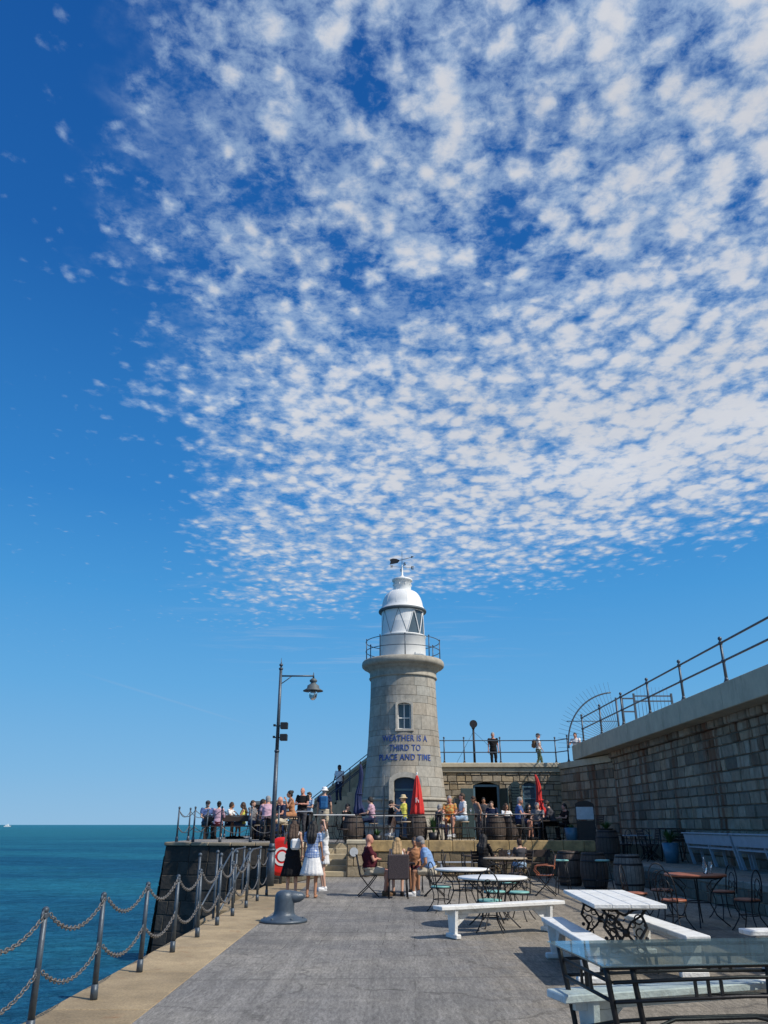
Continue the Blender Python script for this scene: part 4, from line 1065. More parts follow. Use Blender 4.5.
def make_chair(seatm):
    t = thing('bistro_chair', 'iron bistro chair', 'chair')
    mb = MB(); mb.lathe([(0, .435), (.19, .435), (.205, .445), (.20, .462), (.16, .468), (0, .465)], seg=24); mb.build('seat', seatm, t)
    mb = MB(); mb.tube([(.2*math.cos(2*PI*i/24), .2*math.sin(2*PI*i/24), .43) for i in range(24)], .010, 6, True)
    mb.tube([(.15*math.cos(2*PI*i/24), .15*math.sin(2*PI*i/24), .22) for i in range(24)], .008, 6, True); mb.build('seat_frame', M_iron, t)
    for (sx, sy) in ((1, 1), (1, -1), (-1, 1), (-1, -1)):
        mb = MB(); mb.tube([(sx*.14, sy*.14, .43), (sx*.11, sy*.11, .30), (sx*.12, sy*.12, .18), (sx*.19, sy*.19, .04), (sx*.22, sy*.22, .0)], .010, 6); mb.build('leg', M_iron, t)
    mb = MB(); mb.tube([(-.16, -.17, .42)]+[(-.20-.02*math.sin(a), -.17*math.cos(a), .66+.24*math.sin(a)) for a in [PI*i/14 for i in range(15)]]+[(-.16, .17, .42)], .011, 6)
    mb.tube([(-.17, -.09, .43)]+[(-.21-.01*math.sin(a), -.09*math.cos(a), .64+.13*math.sin(a)) for a in [PI*i/10 for i in range(11)]]+[(-.17, .09, .43)], .008, 5)
    for s_ in (-1, 1): mb.tube([(-.205, s_*.05*math.cos(a)+s_*.07, .56+.06*math.sin(a)) for a in [2*PI*i/12 for i in range(12)]], .007, 5, True)
    mb.build('backrest', M_iron, t)
    return t
ZL_ = ZT+.1
GC = 'iron bistro chairs on the pier'
pc = make_chair(M_teal)
for i, (x, y, rz, lab) in enumerate([
    (1.14, 17.1, R(20), 'bistro chair just left of the smaller white round table'),
    (2.05, 15.85, R(-100), 'teal seated bistro chair, left of the pair behind the larger white table'),
    (2.46, 15.7, R(-120), 'teal seated bistro chair, right of the pair behind the larger white table'),
    (1.72, 14.05, R(80), 'bistro chair pushed under the near side of the larger white table'),
    (2.65, 18.3, R(200), 'bistro chair on the right of the smaller white table'),
    (2.3, 22.4, R(10), 'bistro chair left of the tan topped table')]):
    place(pc, i > 0, (x, y, .003), rz, lab, GC)
pb = make_chair(M_brown)
for i, (x, y, rz, lab) in enumerate([
    (4.75, 14.1, R(40), 'brown seated chair in front of the brown table, left side'),
    (4.55, 15.5, R(-30), 'brown seated chair at the far left of the brown table'),
    (6.0, 14.2, R(130), 'brown seated chair in shade at the right of the brown table'),
    (6.3, 15.9, R(190), 'brown seated chair between the brown table and the low kerb wall'),
    (5.3, 16.3, R(-90), 'brown seated chair on the far side of the brown table'),
    (6.75, 12.6, R(150), 'brown seated chair nearest the right edge in the shade')]):
    place(pb, i > 0, (x, y, .003), rz, lab, 'brown seated chairs in the shade')
TC = make_chair(M_darkwood)
for i, (px, Y, z, rz, lab) in enumerate([
    (343, 29.3, ZT, 20, 'dark seated iron chair at the top of the steps beside the left barrel'),
    (432, 30.4, ZT, 150, 'dark seated iron chair behind the spiky potted plant'),
    (480, 30.2, ZT, 100, 'dark seated iron chair right of the man in the white tee'),
    (528, 29.4, ZT, 200, 'dark seated iron chair at the right end of the terrace railing'),
    (500, 26.8, .003, 80, 'dark seated iron chair by the grey bench under the terrace wall'),
    (545, 25.6, .003, 220, 'dark seated iron chair left of the dark barrels'),
    (449, 25.2, .003, 10, 'dark seated iron chair alone in front of the ochre capped wall'),
    (515, 21.6, .003, 170, 'dark seated iron chair on the near side of the tan table'),
    (625, 27.6, ZW, 120, 'dark seated iron chair right of the walkway barrel'),
    (647, 27.0, ZW, 60, 'dark seated iron chair left of the blue pot'),
    (330, 31.6, ZL_, 200, 'dark seated iron chair behind the man with the blue backpack')]):
    place(TC, i > 0, (wx(px, Y), Y, z), R(rz), lab, 'dark seated chairs round the terrace')
def make_stool(m, h=.76):
    t = thing('bar_stool', 'bar stool', 'stool')
    mb = MB(); mb.lathe([(0, h-.03), (.17, h-.03), (.19, h-.015), (.185, h), (.15, h+.01), (0, h+.012)], seg=24); mb.build('seat', m, t)
    mb = MB(); mb.tube([(.19*math.cos(2*PI*i/20), .19*math.sin(2*PI*i/20), .28) for i in range(20)], .009, 6, True); mb.build('foot_ring', M_iron, t)
    for k in range(4):
        a = PI/4+PI/2*k; mb = MB(); mb.cyl((.13*math.cos(a), .13*math.sin(a), h-.03), (.24*math.cos(a), .24*math.sin(a), 0), .011, seg=6); mb.build('leg', M_iron, t)
    return t
ps = make_stool(M_teal)
place(ps, False, (wx(561, 21.6, 1.095), 21.6, .003), 0, 'bar stool with teal seat, nearer the lit paving, in front of a barrel', 'teal topped bar stools')
place(ps, True, (wx(602, 21.6, 1.095), 21.6, .003), .4, 'bar stool with teal seat right beside the pale barrel', 'teal topped bar stools')

def make_barrel(m, h=.90, r0=.29, r1=.375):
    t = thing('barrel', 'barrel', 'barrel')
    mb = MB(); g = random.Random(4); n = 22
    def rad(z): u = 2*z/h-1; return r1-(r1-r0)*u*u
    for k in range(n):
        a0 = 2*PI*k/n+.012; a1 = 2*PI*(k+1)/n-.012; kk = g.uniform(.75, 1.25); mb.cur = (kk, kk, kk)
        mb.lathe([(rad(h*i/8), h*i/8) for i in range(9)], seg=2, a0=a0, a1=a1)
    mb.cur = (.8, .8, .8); mb.lathe([(0, h-.05), (r0-.015, h-.05), (r0-.012, h), (r0, h)], seg=32); mb.cur = (.15, .15, .15); mb.lathe([(rad(h*i/8)-.008, h*i/8) for i in range(9)], seg=32)
    mb.build('staves', m, t)
    for z in (.05, .22, h-.22, h-.05):
        b_ = MB(); b_.lathe([(rad(z-.022)+.001, z-.022), (rad(z-.022)+.007, z-.021), (rad(z+.022)+.007, z+.021), (rad(z+.022)+.001, z+.022)], seg=32); b_.build('hoop', M_iron, t)
    return t
# the staves carry small per-plank tints
for m_ in (M_oak, M_oakgrey):
    T = NT(m_.node_tree); b_ = m_.node_tree.nodes['Principled BSDF']; src = b_.inputs['Base Color'].links[0].from_socket
    T.put(b_.inputs['Base Color'], T.mix(1.0, src, T.node('ShaderNodeVertexColor', layer_name='Col').outputs[0], 'MULTIPLY'))
b1 = make_barrel(M_oakgrey); place(b1, False, (wx(627, 21.3, 1.095), 21.3, .003), 0, 'pale weathered barrel standing alone beside the low kerb wall', 'barrels used as tables')
b2 = make_barrel(M_oak)
for i, (px, Y, z, lab) in enumerate([
    (567, 24.2, .003, 'dark barrel behind the left teal stool'),
    (591, 23.1, .003, 'dark barrel with reddish lid between the two teal stools'),
    (417, 29.8, ZT, 'dark barrel holding up the red parasol by the lighthouse door'),
    (353, 29.7, ZT, 'dark barrel at the left end of the terrace railing'),
    (512, 30.6, ZT, 'dark barrel on the terrace in front of the cafe wall'),
    (607, 26.6, ZW, 'small barrel planter on the raised walkway by the wall'),
    (496, 30.4, ZT, 'dark barrel on the terrace below the cafe doorway')]):
    place(b2, i > 0, (wx(px, Y, 1.085), Y, z), i*.7, lab, 'barrels used as tables')

def chair2(loc, rz, label, m=None, armed=False, name='folding_chair'):
    """slatted folding chair on crossed legs"""
    m = m or M_darkwood
    t = thing(name, label, 'chair', loc, rz)
    mb = MB(); 
    for k in range(5): mb.box((-.17+.085*k, 0, .45), (.07, .42, .018), bev=.004)
    mb.build('seat', m, t)
    mb = MB()
    for z in (.62, .70, .78, .86): mb.box((-.24-(z-.6)*.15, 0, z), (.016, .42, .06), bev=.004)
    mb.build('backrest', m, t)
    for s_ in (-1, 1):
        mb = MB(); mb.tube([(-.30, s_*.21, .92), (-.20, s_*.21, .46), (.0, s_*.21, .22), (.24, s_*.21, .0)], .013, 6); mb.tube([(.20, s_*.2, .46), (.02, s_*.2, .24), (-.25, s_*.2, .0)], .013, 6); mb.build('leg', M_iron, t)
        if armed: mb = MB(); mb.tube([(-.26, s_*.24, .66), (-.05, s_*.25, .68), (.2, s_*.24, .66), (.24, s_*.23, .56), (.14, s_*.22, .46)], .014, 6); mb.build('armrest', m, t)
    return t
chair2((-.38, 20.7, .003), R(5), 'dark folding chair under the man in maroon')
chair2((1.22, 20.7, .003), R(175), 'dark folding chair under the man in the blue shirt')
t = thing('wicker_chair', 'dark wicker armchair seen from behind under the blonde woman', 'chair', (.33, 20.15, .003), R(92))
mb = MB(); mb.box((0, 0, .43), (.46, .46, .06), bev=.02); mb.build('seat', M_wicker, t)
mb = MB(); mb.box((-.24, 0, .68), (.05, .50, .54), Matrix.Rotation(R(-6), 3, 'Y'), bev=.02); mb.build('backrest', M_wicker, t)
for s_ in (-1, 1):
    for x in (-.2, .2): mb = MB(); mb.cyl((x, s_*.2, .42), (x*1.15, s_*.22, 0), .016, seg=8); mb.build('leg', M_iron, t)
chair2((.78, 21.9, .003), R(-90), 'dark folding chair on the far side under the girl with bare shoulders')
chair2((3.95, 20.9, .003), R(165), 'curved brown wooden folding armchair right of the tan table', M_brown, True)
chair2((2.85, 24.2, .003), R(-60), 'dark folding chair under the person in black')
chair2((3.95, 24.3, .003), R(200), 'dark folding chair behind the tan table')
def slat_table(loc, rz, L, W, h, m, label, legm=None):
    t = thing('slatted_table', label, 'table', loc, rz); legm = legm or M_iron
    mb = MB(); k = max(3, int(W/.1))
    for i in range(k): mb.box((0, -W/2+W*(i+.5)/k, h-.02), (L, W/k-.01, .035), bev=.005)
    mb.build('tabletop', m, t)
    for sx in (-1, 1):
        for sy in (-1, 1): mb = MB(); mb.cyl((sx*(L/2-.08), sy*(W/2-.06), h-.04), (sx*(L/2-.05), sy*(W/2-.05), 0), .02, seg=8); mb.build('leg', legm, t)
    return t
slat_table((.42, 21.1, .003), 0, .7, .6, .72, M_darkwood, 'small dark table between the four seated friends')
slat_table((wx(458, 29.5), 29.5, ZT), 0, 1.5, .45, .95, M_tan, 'high narrow table in front of the man in the orange shirt')
slat_table((wx(505, 29.4), 29.4, ZT), 0, 1.5, .45, .95, M_white, 'high white-edged table below the cafe door')
slat_table((wx(388, 29.7), 29.8, ZT), 0, 1.1, .5, .92, M_white, 'high white table beside the woman in the straw hat')
slat_table((wx(333, 30.0), 30.4, ZT), 0, 1.5, .5, .95, M_white, 'high white table behind the woman in the white top')
slat_table((wx(548, 31.0), 31.0, ZT), .2, 1.4, .7, .75, M_darkwood, 'dark table in the shaded corner among the drinkers')
slat_table((-5.85, 31.6, ZT+.1), 0, 1.9, .75, .74, M_darkwood, 'dark picnic table at the tip of the left terrace')
slat_table((-3.45, 27.6, ZT+.1), 0, 1.1, .7, .76, M_darkwood, 'dark table under the leaning man in pink')
slat_table((wx(296, 29.0), 29.2, ZT+.1), 0, 1.0, .6, .95, M_bluegrey, 'pale blue topped table behind the tanned woman')
def slab_bench(loc, rz, L, m, label, back=False):
    t = thing('slatted_bench', label, 'bench', loc, rz)
    mb = MB()
    for k in range(3): mb.box((0, -.12+.12*k, .44), (L, .105, .03), bev=.004)
    mb.build('seat', m, t)
    if back: 
        mb = MB(); mb.box((0, .2, .72), (L, .03, .22), bev=.006); mb.build('backrest', m, t)
    for s_ in (-1, 1): 
        mb = MB(); mb.box((s_*(L/2-.12), 0, .21), (.06, .3, .42), bev=.006)
        if back: mb.box((s_*(L/2-.12), .2, .45), (.06, .05, .84))
        mb.build('leg', m, t)
    return t
slab_bench((-5.75, 30.9, ZT+.1), 0, 2.0, M_darkwood, 'dark bench on the near side of the left picnic table', True)
slab_bench((-5.8, 32.35, ZT+.1), R(180), 1.8, M_darkwood, 'dark bench on the sea side of the left picnic table')
slab_bench((wx(466, 28.0), 28.15, .003), 0, 1.9, M_bluegrey, 'grey bench on the paving against the terrace wall')
slab_bench((wx(525, 27.6), 27.6, .003), 0, 1.7, M_darkwood, 'dark low bench in front of the terrace wall on the right', True)

def wall_bench(loc, rz, label):
    t = thing('wall_bench', label, 'bench', loc, rz, 'pale benches along the harbour wall'); L = 3.2
    mb = MB(); mb.box((0, .03, .46), (L, .34, .04), bev=.005); mb.build('seat', M_bluegrey, t)
    mb = MB(); mb.box((0, -.20, .67), (L, .03, .26), Matrix.Rotation(R(10), 3, 'X'), bev=.005); mb.box((0, -.235, .83), (L+.04, .10, .035), bev=.005); mb.build('backrest', M_bluegrey, t)
    for s_ in (-1, 0, 1):
        mb = MB(); x = s_*(L/2-.02)
        mb.prismf([(-.24, .84), (-.18, .84), (.02, .0), (-.06, .0)], lambda p: (x-.025, p[0], p[1]), lambda p: (x+.025, p[0], p[1]))
        mb.prismf([(.18, .44), (.24, .44), (.30, 0), (.23, 0)], lambda p: (x-.025, p[0], p[1]), lambda p: (x+.025, p[0], p[1])); mb.box((x, .05, .40), (.045, .36, .06)); mb.build('leg', M_bluegrey, t)
    return t
wall_bench((9.0, 22.85, ZW), R(-90), 'pale backed bench by the harbour wall, farther of two in a row')
wall_bench((9.0, 19.5, ZW), R(-90), 'pale backed bench by the harbour wall at the right edge')
slat_table((8.9, 26.6, ZW), 0, .7, 1.2, .95, M_darkwood, 'dark high table against the harbour wall beyond the blue pot')
chair2((8.3, 26.2, ZW), R(10), 'dark chair beside the high table at the harbour wall')
chair2((8.9, 25.5, ZW), R(90), 'dark chair with its back to the pale bench')
slat_table((8.2, 28.0, ZW), 0, .8, .8, .74, M_darkwood, 'dark table beside the walkway barrel')
chair2((8.9, 28.0, ZW), R(180), 'dark chair at the wall beside the walkway barrel')
chair2((7.9, 31.2, ZT), R(200), 'dark chair in the shaded terrace corner')

def plant(loc, label, potm, hp, rp, hl, n, spread, name='potted_plant'):
    t = thing(name, label, 'plant', loc)
    mb = MB(); mb.lathe([(0, 0), (rp*.75, 0), (rp, hp), (rp*.92, hp), (rp*.9, hp-.04), (0, hp-.04)], seg=20); mb.build('pot', potm, t)
    mb = MB(); g = random.Random(hash(label) % 1000 if False else len(label))
    for k in range(n):
        a = g.uniform(0, 2*PI); l = hl*g.uniform(.55, 1); sp = spread*g.uniform(.2, 1); w_ = g.uniform(.012, .024)
        P = []
        for i in range(6):
            u = i/5; r = .03+sp*u*u; z = hp-.05+l*(u-.25*u*u*sp/spread); P.append(Vector((r*math.cos(a), r*math.sin(a), z)))
        sd = Vector((-math.sin(a), math.cos(a), 0)); kk = g.uniform(.6, 1.5); mb.cur = (kk, kk, kk)
        for i in range(5):
            w0 = w_*math.sin(PI*(i+.3)/5.6); w1 = w_*math.sin(PI*(i+1.3)/5.6) if i < 4 else .001
            mb.quad(P[i]-sd*w0, P[i]+sd*w0, P[i+1]+sd*w1, P[i+1]-sd*w1)
    mb.build('foliage', M_leaf, t)
plant((wx(434, 29.5), 29.5, ZT), 'spiky green plant in a dark pot right of the red parasol barrel', M_black, .35, .2, .75, 60, .3)
plant((wx(667, 25.3), 25.0, ZW), 'bushy green plant in a tall blue pot by the harbour wall', M_pot, .55, .24, .5, 90, .42)
plant((wx(570, 30.5), 30.0, ZT), 'small plant in a blue tub near the menu board', M_pot, .5, .26, .2, 30, .25)
plant((wx(607, 26.6, 1.085), 26.6, ZW+.88), 'green leaves growing from the walkway barrel', M_soil, .06, .22, .35, 60, .35)
plant((wx(377, 29.5), 29.6, ZT), 'low green plant beside the left barrel', M_black, .25, .18, .3, 50, .22)

def parasol(loc, h, m, label, tilt=0, wide=.23, droop=.0, mark=False, poleh=.5):
    t = thing('closed_parasol', label, 'parasol', loc); t.rotation_euler = (0, tilt, 0)
    mb = MB(); mb.cyl((0, 0, 0), (0, 0, h+.05), .025); mb.ell((0, 0, h+.06), .035, .035, .05); mb.build('pole', M_white if mark else M_iron, t)
    mb = MB(); rings = []; seg = 40; n = 14; g = random.Random(int(h*100)); ph = g.uniform(0, 6)
    for i in range(n+1):
        u = i/n; z = h-(h-poleh)*u
        r = .03+wide*(u**.75)*(1-.45*droop*math.sin(PI*min(1, u*1.15)))*(1+.16*droop*math.sin(u*17+ph))
        if u > .93: r *= .93
        rings.append(len(mb.v))
        for j in range(seg):
            a = 2*PI*j/seg; rr = r*(1+.20*math.cos(8*a+ph+u*1.3)+.06*math.sin(5*a+u*9)); mb.v.append(Vector((rr*math.cos(a)+droop*.05*math.sin(u*7), rr*math.sin(a), z)))
    mb.loft(rings, seg); mb.build('canopy', m, t)
    if droop: mb = MB(); zz_ = poleh+(h-poleh)*.42; mb.tube([((wide*.75)*math.cos(a), (wide*.75)*math.sin(a), zz_) for a in [2*PI*i/20 for i in range(20)]], .018, 6, True); mb.build('tie_strap', m, t)
    if mark:
        mb = MB(); zc = poleh+.42; r = wide*1.12
        for (x0, x1, z0, z1) in ((-.07, -.04, 0, .16), (-.07, .0, .14, .16), (.02, .045, .0, .09), (-.02, .0, .05, .12)):
            q = []
            for x, z in ((x0, z0), (x1, z0), (x1, z1), (x0, z1)): q.append((x, z))
            mb.prismf(q, lambda p: (p[0], -math.sqrt(max(0, r*r-p[0]**2))-.01, zc+p[1]), lambda p: (p[0], -math.sqrt(max(0, r*r-p[0]**2))+.03, zc+p[1]))
        mb.build('white_mark', M_white, t)
    return t
parasol((wx(418, 29.85), 29.85, ZT), 2.28, M_red, 'closed bright red parasol rising from a barrel by the lighthouse door', 0, .215, 0, True, .92)
parasol((wx(358, 31.0), 31.0, ZT), 2.75, M_bluefab, 'closed dark blue parasol left of the lighthouse', .02, .16, .9, False, .9)
parasol((wx(548, 33.0), 33.0, ZT), 2.5, M_red, 'closed red parasol slumped beside the cafe window', R(-7), .19, .8, False, .8)

# menu stand
ms = thing('menu_stand', 'white menu panel under a dark arched hood near the wall corner', 'sign', (wx(588, 29.6), 29.6, ZT), R(-12))
mb = MB(); mb.box((0, -.03, .98), (.60, .03, .42), bev=.01); mb.build('panel', M_poster, ms)
mb = MB(); 
for x in (-.3, .3): mb.box((x, 0, .65), (.05, .05, 1.3))
mb.prismf([(-.33, 1.2)]+[(-.33*math.cos(PI*i/10), 1.24+.16*math.sin(PI*i/10)) for i in range(11)]+[(.33, 1.2)], lambda p: (p[0], -.04, p[1]), lambda p: (p[0], .04, p[1])); mb.box((0, 0, .38), (.6, .03, .7)); mb.build('frame', M_darkwood, ms)

# small table ware
def bottle(loc, label, m=None, glass=False):
    t = thing('wine_glass' if glass else 'bottle', label, 'glass' if glass else 'bottle', loc); mb = MB()
    if glass: mb.lathe([(0, 0), (.033, 0), (.033, .004), (.005, .01), (.005, .08), (.03, .11), (.036, .15), (.03, .19)], seg=14)
    else: mb.lathe([(0, 0), (.036, 0), (.037, .13), (.03, .17), (.013, .21), (.012, .26), (.015, .262), (.015, .275), (0, .276)], seg=14)
    mb.build('body', m or M_lens, t)
bottle((5.62, 14.85, .803), 'clear bottle standing on the brown table', M_lens)
bottle((6.05, 15.0-.25, .0) if False else (5.78, 15.0, .803), 'stemmed glass beside the bottle on the brown table', None, True)
bottle((.35, 21.05, .723), 'glass on the small dark table of the four friends', None, True)
slat_table((wx(478, 25.6), 25.6, .003), .2, .8, .8, .74, M_darkwood, 'small dark table in front of the grey bench')
slat_table((wx(640, 27.3), 27.6, ZW), 0, .9, .5, .74, M_bluegrey, 'pale topped table between the barrel planter and the blue pot')
bottle((3.4, 22.9, .768), 'clear glass on the tan topped table', None, True)
bottle((-6.0, 31.6, ZT+.84), 'glass on the picnic table at the terrace tip', None, True)
bottle((3.1, 29.5, ZT+.95), 'glass on the high table by the man in orange', None, True)

# distant boat
bt2 = thing('white_boat', 'tiny white ship on the far left horizon', 'ship', (wx(7, 2600, 1.082), 2600, -4.6))
mb = MB(); mb.prismf([(-11, 0), (9, 0), (12, 3.2), (-11, 2.6)], lambda p: (p[0], -2.5, p[1]), lambda p: (p[0], 2.5, p[1])); mb.build('hull', M_white, bt2)
mb = MB(); mb.box((-2, 0, 4.1), (11, 4, 2.6), bev=.3); mb.box((-1, 0, 6.2), (5, 3.4, 1.8), bev=.3); mb.cyl((0, 0, 7), (0, 0, 11), .2); mb.build('superstructure', M_white, bt2)

# ============================================================ PEOPLE
def cloth_mat(name, col, rough=.85, pattern=None, c2=None):
    def ex(T, v, c, b):
        if pattern == 'check':
            s = T.node('ShaderNodeSeparateXYZ', i_0=T.mapping(v, scale=(110, 110, 110)))
            k = T.math('MULTIPLY', T.math('ADD', T.math('SINE', s.outputs[1]), T.math('SINE', s.outputs[2])), .5)
            return T.mix(T.smooth(k, -.1, .3), c, (*c2, 1))
        if pattern == 'floral':
            return T.mix(T.smooth(T.noise(v, 14, 2, .5), .46, .54), c, (*c2, 1))
        if pattern == 'stripe':
            s = T.node('ShaderNodeSeparateXYZ', i_0=v)
            return T.mix(T.smooth(T.math('SINE', T.math('MULTIPLY', s.outputs[1], 70)), -.1, .1), c, (*c2, 1))
        return c
    return mat(name, col, rough, var=.12, nscale=9, bump=.6, bscale=14, spec=.2, extra=ex)
SK = {k: mat('skin_'+k, c, .55, var=.06, nscale=6, bump=.05, spec=.35) for k, c in dict(fair=(.60, .36, .26), tan=(.44, .22, .13), red=(.56, .27, .19), dark=(.14, .07, .045)).items()}
HR = {k: mat('hair_'+k, c, .6, var=.3, nscale=20, bump=.6, bscale=90) for k, c in dict(black=(.012, .010, .010), brown=(.06, .032, .018), blond=(.38, .25, .12), grey=(.30, .29, .28), ginger=(.2, .08, .03)).items()}
CM = {}
def cm(name, *a, **k):
    if name not in CM: CM[name] = cloth_mat('cloth_'+name, *a, **k)
    return CM[name]
cm('black', (.012, .012, .014)); cm('navy', (.02, .03, .07)); cm('maroon', (.075, .012, .02)); cm('lblue', (.22, .36, .62)); cm('white', (.74, .74, .74)); cm('pink', (.52, .34, .42))
cm('yellow', (.62, .60, .12)); cm('denim', (.08, .14, .27)); cm('pdenim', (.30, .42, .56)); cm('beige', (.50, .44, .34)); cm('grey', (.18, .18, .19)); cm('dgrey', (.06, .06, .07)); cm('orange', (.55, .17, .05), pattern='floral', c2=(.50, .36, .12))
cm('check', (.16, .24, .46), pattern='check', c2=(.36, .44, .58)); cm('tan', (.42, .20, .10)); cm('green', (.10, .14, .09)); cm('teeblue', (.07, .12, .28)); cm('straw', (.55, .44, .27)); cm('bluepack', (.02, .10, .25)); cm('brown', (.16, .10, .06))

def remesh(mb, vs, name, smooth_it=2, wr=0.0, m=None, seed=0):
    me = mb.mesh('tmp'); o = bpy.data.objects.new('remesh_tmp', me); C.objects.link(o)
    md = o.modifiers.new('r', 'REMESH'); md.mode = 'VOXEL'; md.voxel_size = vs; md.use_smooth_shade = True
    if smooth_it:
        s_ = o.modifiers.new('s', 'SMOOTH'); s_.iterations = smooth_it; s_.factor = .5
    bpy.context.view_layer.update()
    out_ = bpy.data.meshes.new_from_object(o.evaluated_get(bpy.context.evaluated_depsgraph_get())); out_.name = name
    bpy.data.objects.remove(o); bpy.data.meshes.remove(me)
    if wr:
        off = Vector((seed*3.1, seed*1.7, 0))
        for v in out_.vertices:
            n_ = noise.noise(Vector((v.co.x*9, v.co.y*9, v.co.z*16))+off); v.co += v.normal*(wr*n_)
    out_.materials.clear()
    if m: out_.materials.append(m)
    for p in out_.polygons: p.use_smooth = True; p.material_index = 0
    return out_
def addobj(me, name, parent):
    o = bpy.data.objects.new(name, me); C.objects.link(o); o.parent = parent; return o

ARMS = dict(down=((.03, .13, -1), (.18, .05, -1)), table=((.50, .18, -.85), (.95, -.25, .05)), lap=((.25, .14, -.95), (.85, -.45, -.30)),
            head=((.35, .75, .50), (-.05, -.75, .70)), phone=((.60, .15, -.75), (.75, -.25, .60)), point=((.95, .12, -.05), (1, -.15, .2)),
            rail=((.55, .2, -.82), (.9, 0, -.15)), chin=((.65, .08, -.75), (.05, -.35, .95)), cross=((.30, .18, -.93), (.45, -.85, .10)), bag=((.05, .2, -1), (.5, .0, -.75)), eat=((.45, .25, -.8), (.6, -.45, .65)))
PCOUNT = [0]
def person(px, Y, z, face, label, pose='stand', H=1.72, seat=.46, lean=0, skin='fair', hair='brown', style='short', top='white', sleeve='short', bottom='trousers', bot='navy', shoes='black',
           armL='down', armR='down', fat=1.0, female=False, walk=0.0, near=False, hat=None, kneeout=.12, feet=0.0, X=None, extra=None, group=None):
    PCOUNT[0] += 1; sd = PCOUNT[0]
    x = X if X is not None else wx(px, Y, 1.09)
    root = thing('person', label, 'person', (x, Y, z), R(face), group)
    s = H/1.72; f = fat
    V = Vector
    ln_ = R(lean); RM = Matrix.Rotation(ln_, 3, 'Y')
    if pose == 'sit': pel = V((0, 0, seat/s+.10))
    else: pel = V((0, 0, .93))
    def tb(hx, y, h): return pel+RM @ V((hx, y, h))
    SW = (.165 if female else .19)
    sh = {q: tb(0, q*SW, .49) for q in (-1, 1)}
    hp = {q: pel+V((0, q*.09, 0)) for q in (-1, 1)}
    kn = {}; an = {}
    for q in (-1, 1):
        if pose == 'sit':
            kn[q] = pel+V((.42, q*kneeout, -.02)); an[q] = V((.40+feet+q*.05, q*(kneeout-.01), max(.085, pel.z-.10-.43)))
        else:
            st_ = walk*q; kn[q] = V((.04+.16*st_+.02, q*.095, .50)); an[q] = V((-.01+.30*st_-(.06 if st_ < 0 else 0), q*.10, .085+(.05 if st_ < 0 else 0)))
    BODY = MB()
    def limb(mb, a, b, r0, r1, sg=12):
        mb.cyl(a, b, r0, r1, sg); mb.ell(a, r0, r0, r0, 10, 7); mb.ell(b, r1, r1, r1, 10, 7)
    def torso(mb, secs, add=0.0, sg=24):
        rings = []
        for (h, rx, ry, fx) in secs:
            rings.append(len(mb.v)); 
            for j in range(sg):
                a = 2*PI*j/sg; mb.v.append(tb(fx+(rx+add)*math.cos(a), (ry+add)*math.sin(a), h))
        mb.loft(rings, sg)
    if female: secs = [(-.10, .10, .145, 0), (-.02, .115, .17, -.01), (.06, .105, .16, 0), (.19, .085, .125, .005), (.32, .11, .14, .015), (.40, .10, .145, .01), (.48, .075, .145, 0), (.53, .05, .08, 0)]
    else: secs = [(-.10, .105, .145, 0), (-.02, .115, .16, 0), (.08, .105*f, .15*f, .01*f), (.20, .105*f, .145*f, .02*f), (.34, .115*f, .165, .01), (.43, .10, .18, 0), (.50, .075, .165, 0), (.54, .055, .09, 0)]
    torso(BODY, secs)
    neck0 = tb(0, 0, .50); hd = tb(.03, 0, .68)
    limb(BODY, neck0, tb(.01, 0, .62), .066 if not female else .052, .060 if not female else .047)
    Mh = Matrix.Rotation(ln_*.35, 3, 'Y')
    BODY.ell(hd, .094, .075, .108, 16, 12, Mh); BODY.ell(hd+Mh @ V((.035, 0, -.05)), .062, .056, .062, 12, 8)
    BODY.ell(hd+Mh @ V((.098, 0, -.012)), .018, .014, .026, 8, 6)
    for q in (-1, 1): BODY.ell(hd+Mh @ V((-.005, q*.078, -.005)), .018, .011, .030, 8, 6)
    elb = {}; wr = {}
    def dirv(d, q): return (RM @ V((d[0], d[1]*q, d[2]))).normalized()
    for q, an_ in ((1, armL), (-1, armR)):
        d1, d2 = ARMS[an_] if isinstance(an_, str) else an_
        elb[q] = sh[q]+dirv(d1, q)*.285; wr[q] = elb[q]+dirv(d2, q)*.25
        ra = (.046, .036, .034, .024) if not female else (.038, .030, .029, .021)
        BODY.ell(sh[q], .06 if not female else .048, .05, .055, 10, 7)
        limb(BODY, sh[q], elb[q], ra[0], ra[1]); limb(BODY, elb[q], wr[q], ra[2], ra[3])
        hdv = dirv(d2, q); side = hdv.cross(V((0, 0, 1)));  side = side.normalized() if side.length > .1 else V((0, 1, 0)); up = side.cross(hdv)
        hv = (hdv*.85-up*.2).normalized(); c = wr[q]+hv*.05
        Mr = Matrix((hv, side, hv.cross(side))).transposed()
        BODY.ell(c, .052, .040, .018, 10, 7, Mr)
        elb[(q, 'h')] = (c, hv, side, Mr)
    for q in (-1, 1):
        limb(BODY, hp[q], kn[q], .082*f**.5, .052, 14); limb(BODY, kn[q], an[q], .050, .034, 12)
        BODY.ell(kn[q].lerp(an[q], .28)+V((-.015, 0, 0)), .050, .047, .10, 10, 8)
        BODY.ell(an[q]+V((.07, 0, -.045)), .115, .042, .038, 12, 8)
    me = remesh(BODY, .013 if near else .018, 'body', 1, 0, SK[skin])
    # fingers, eyes and mouth are welded into the same mesh
    F = MB()
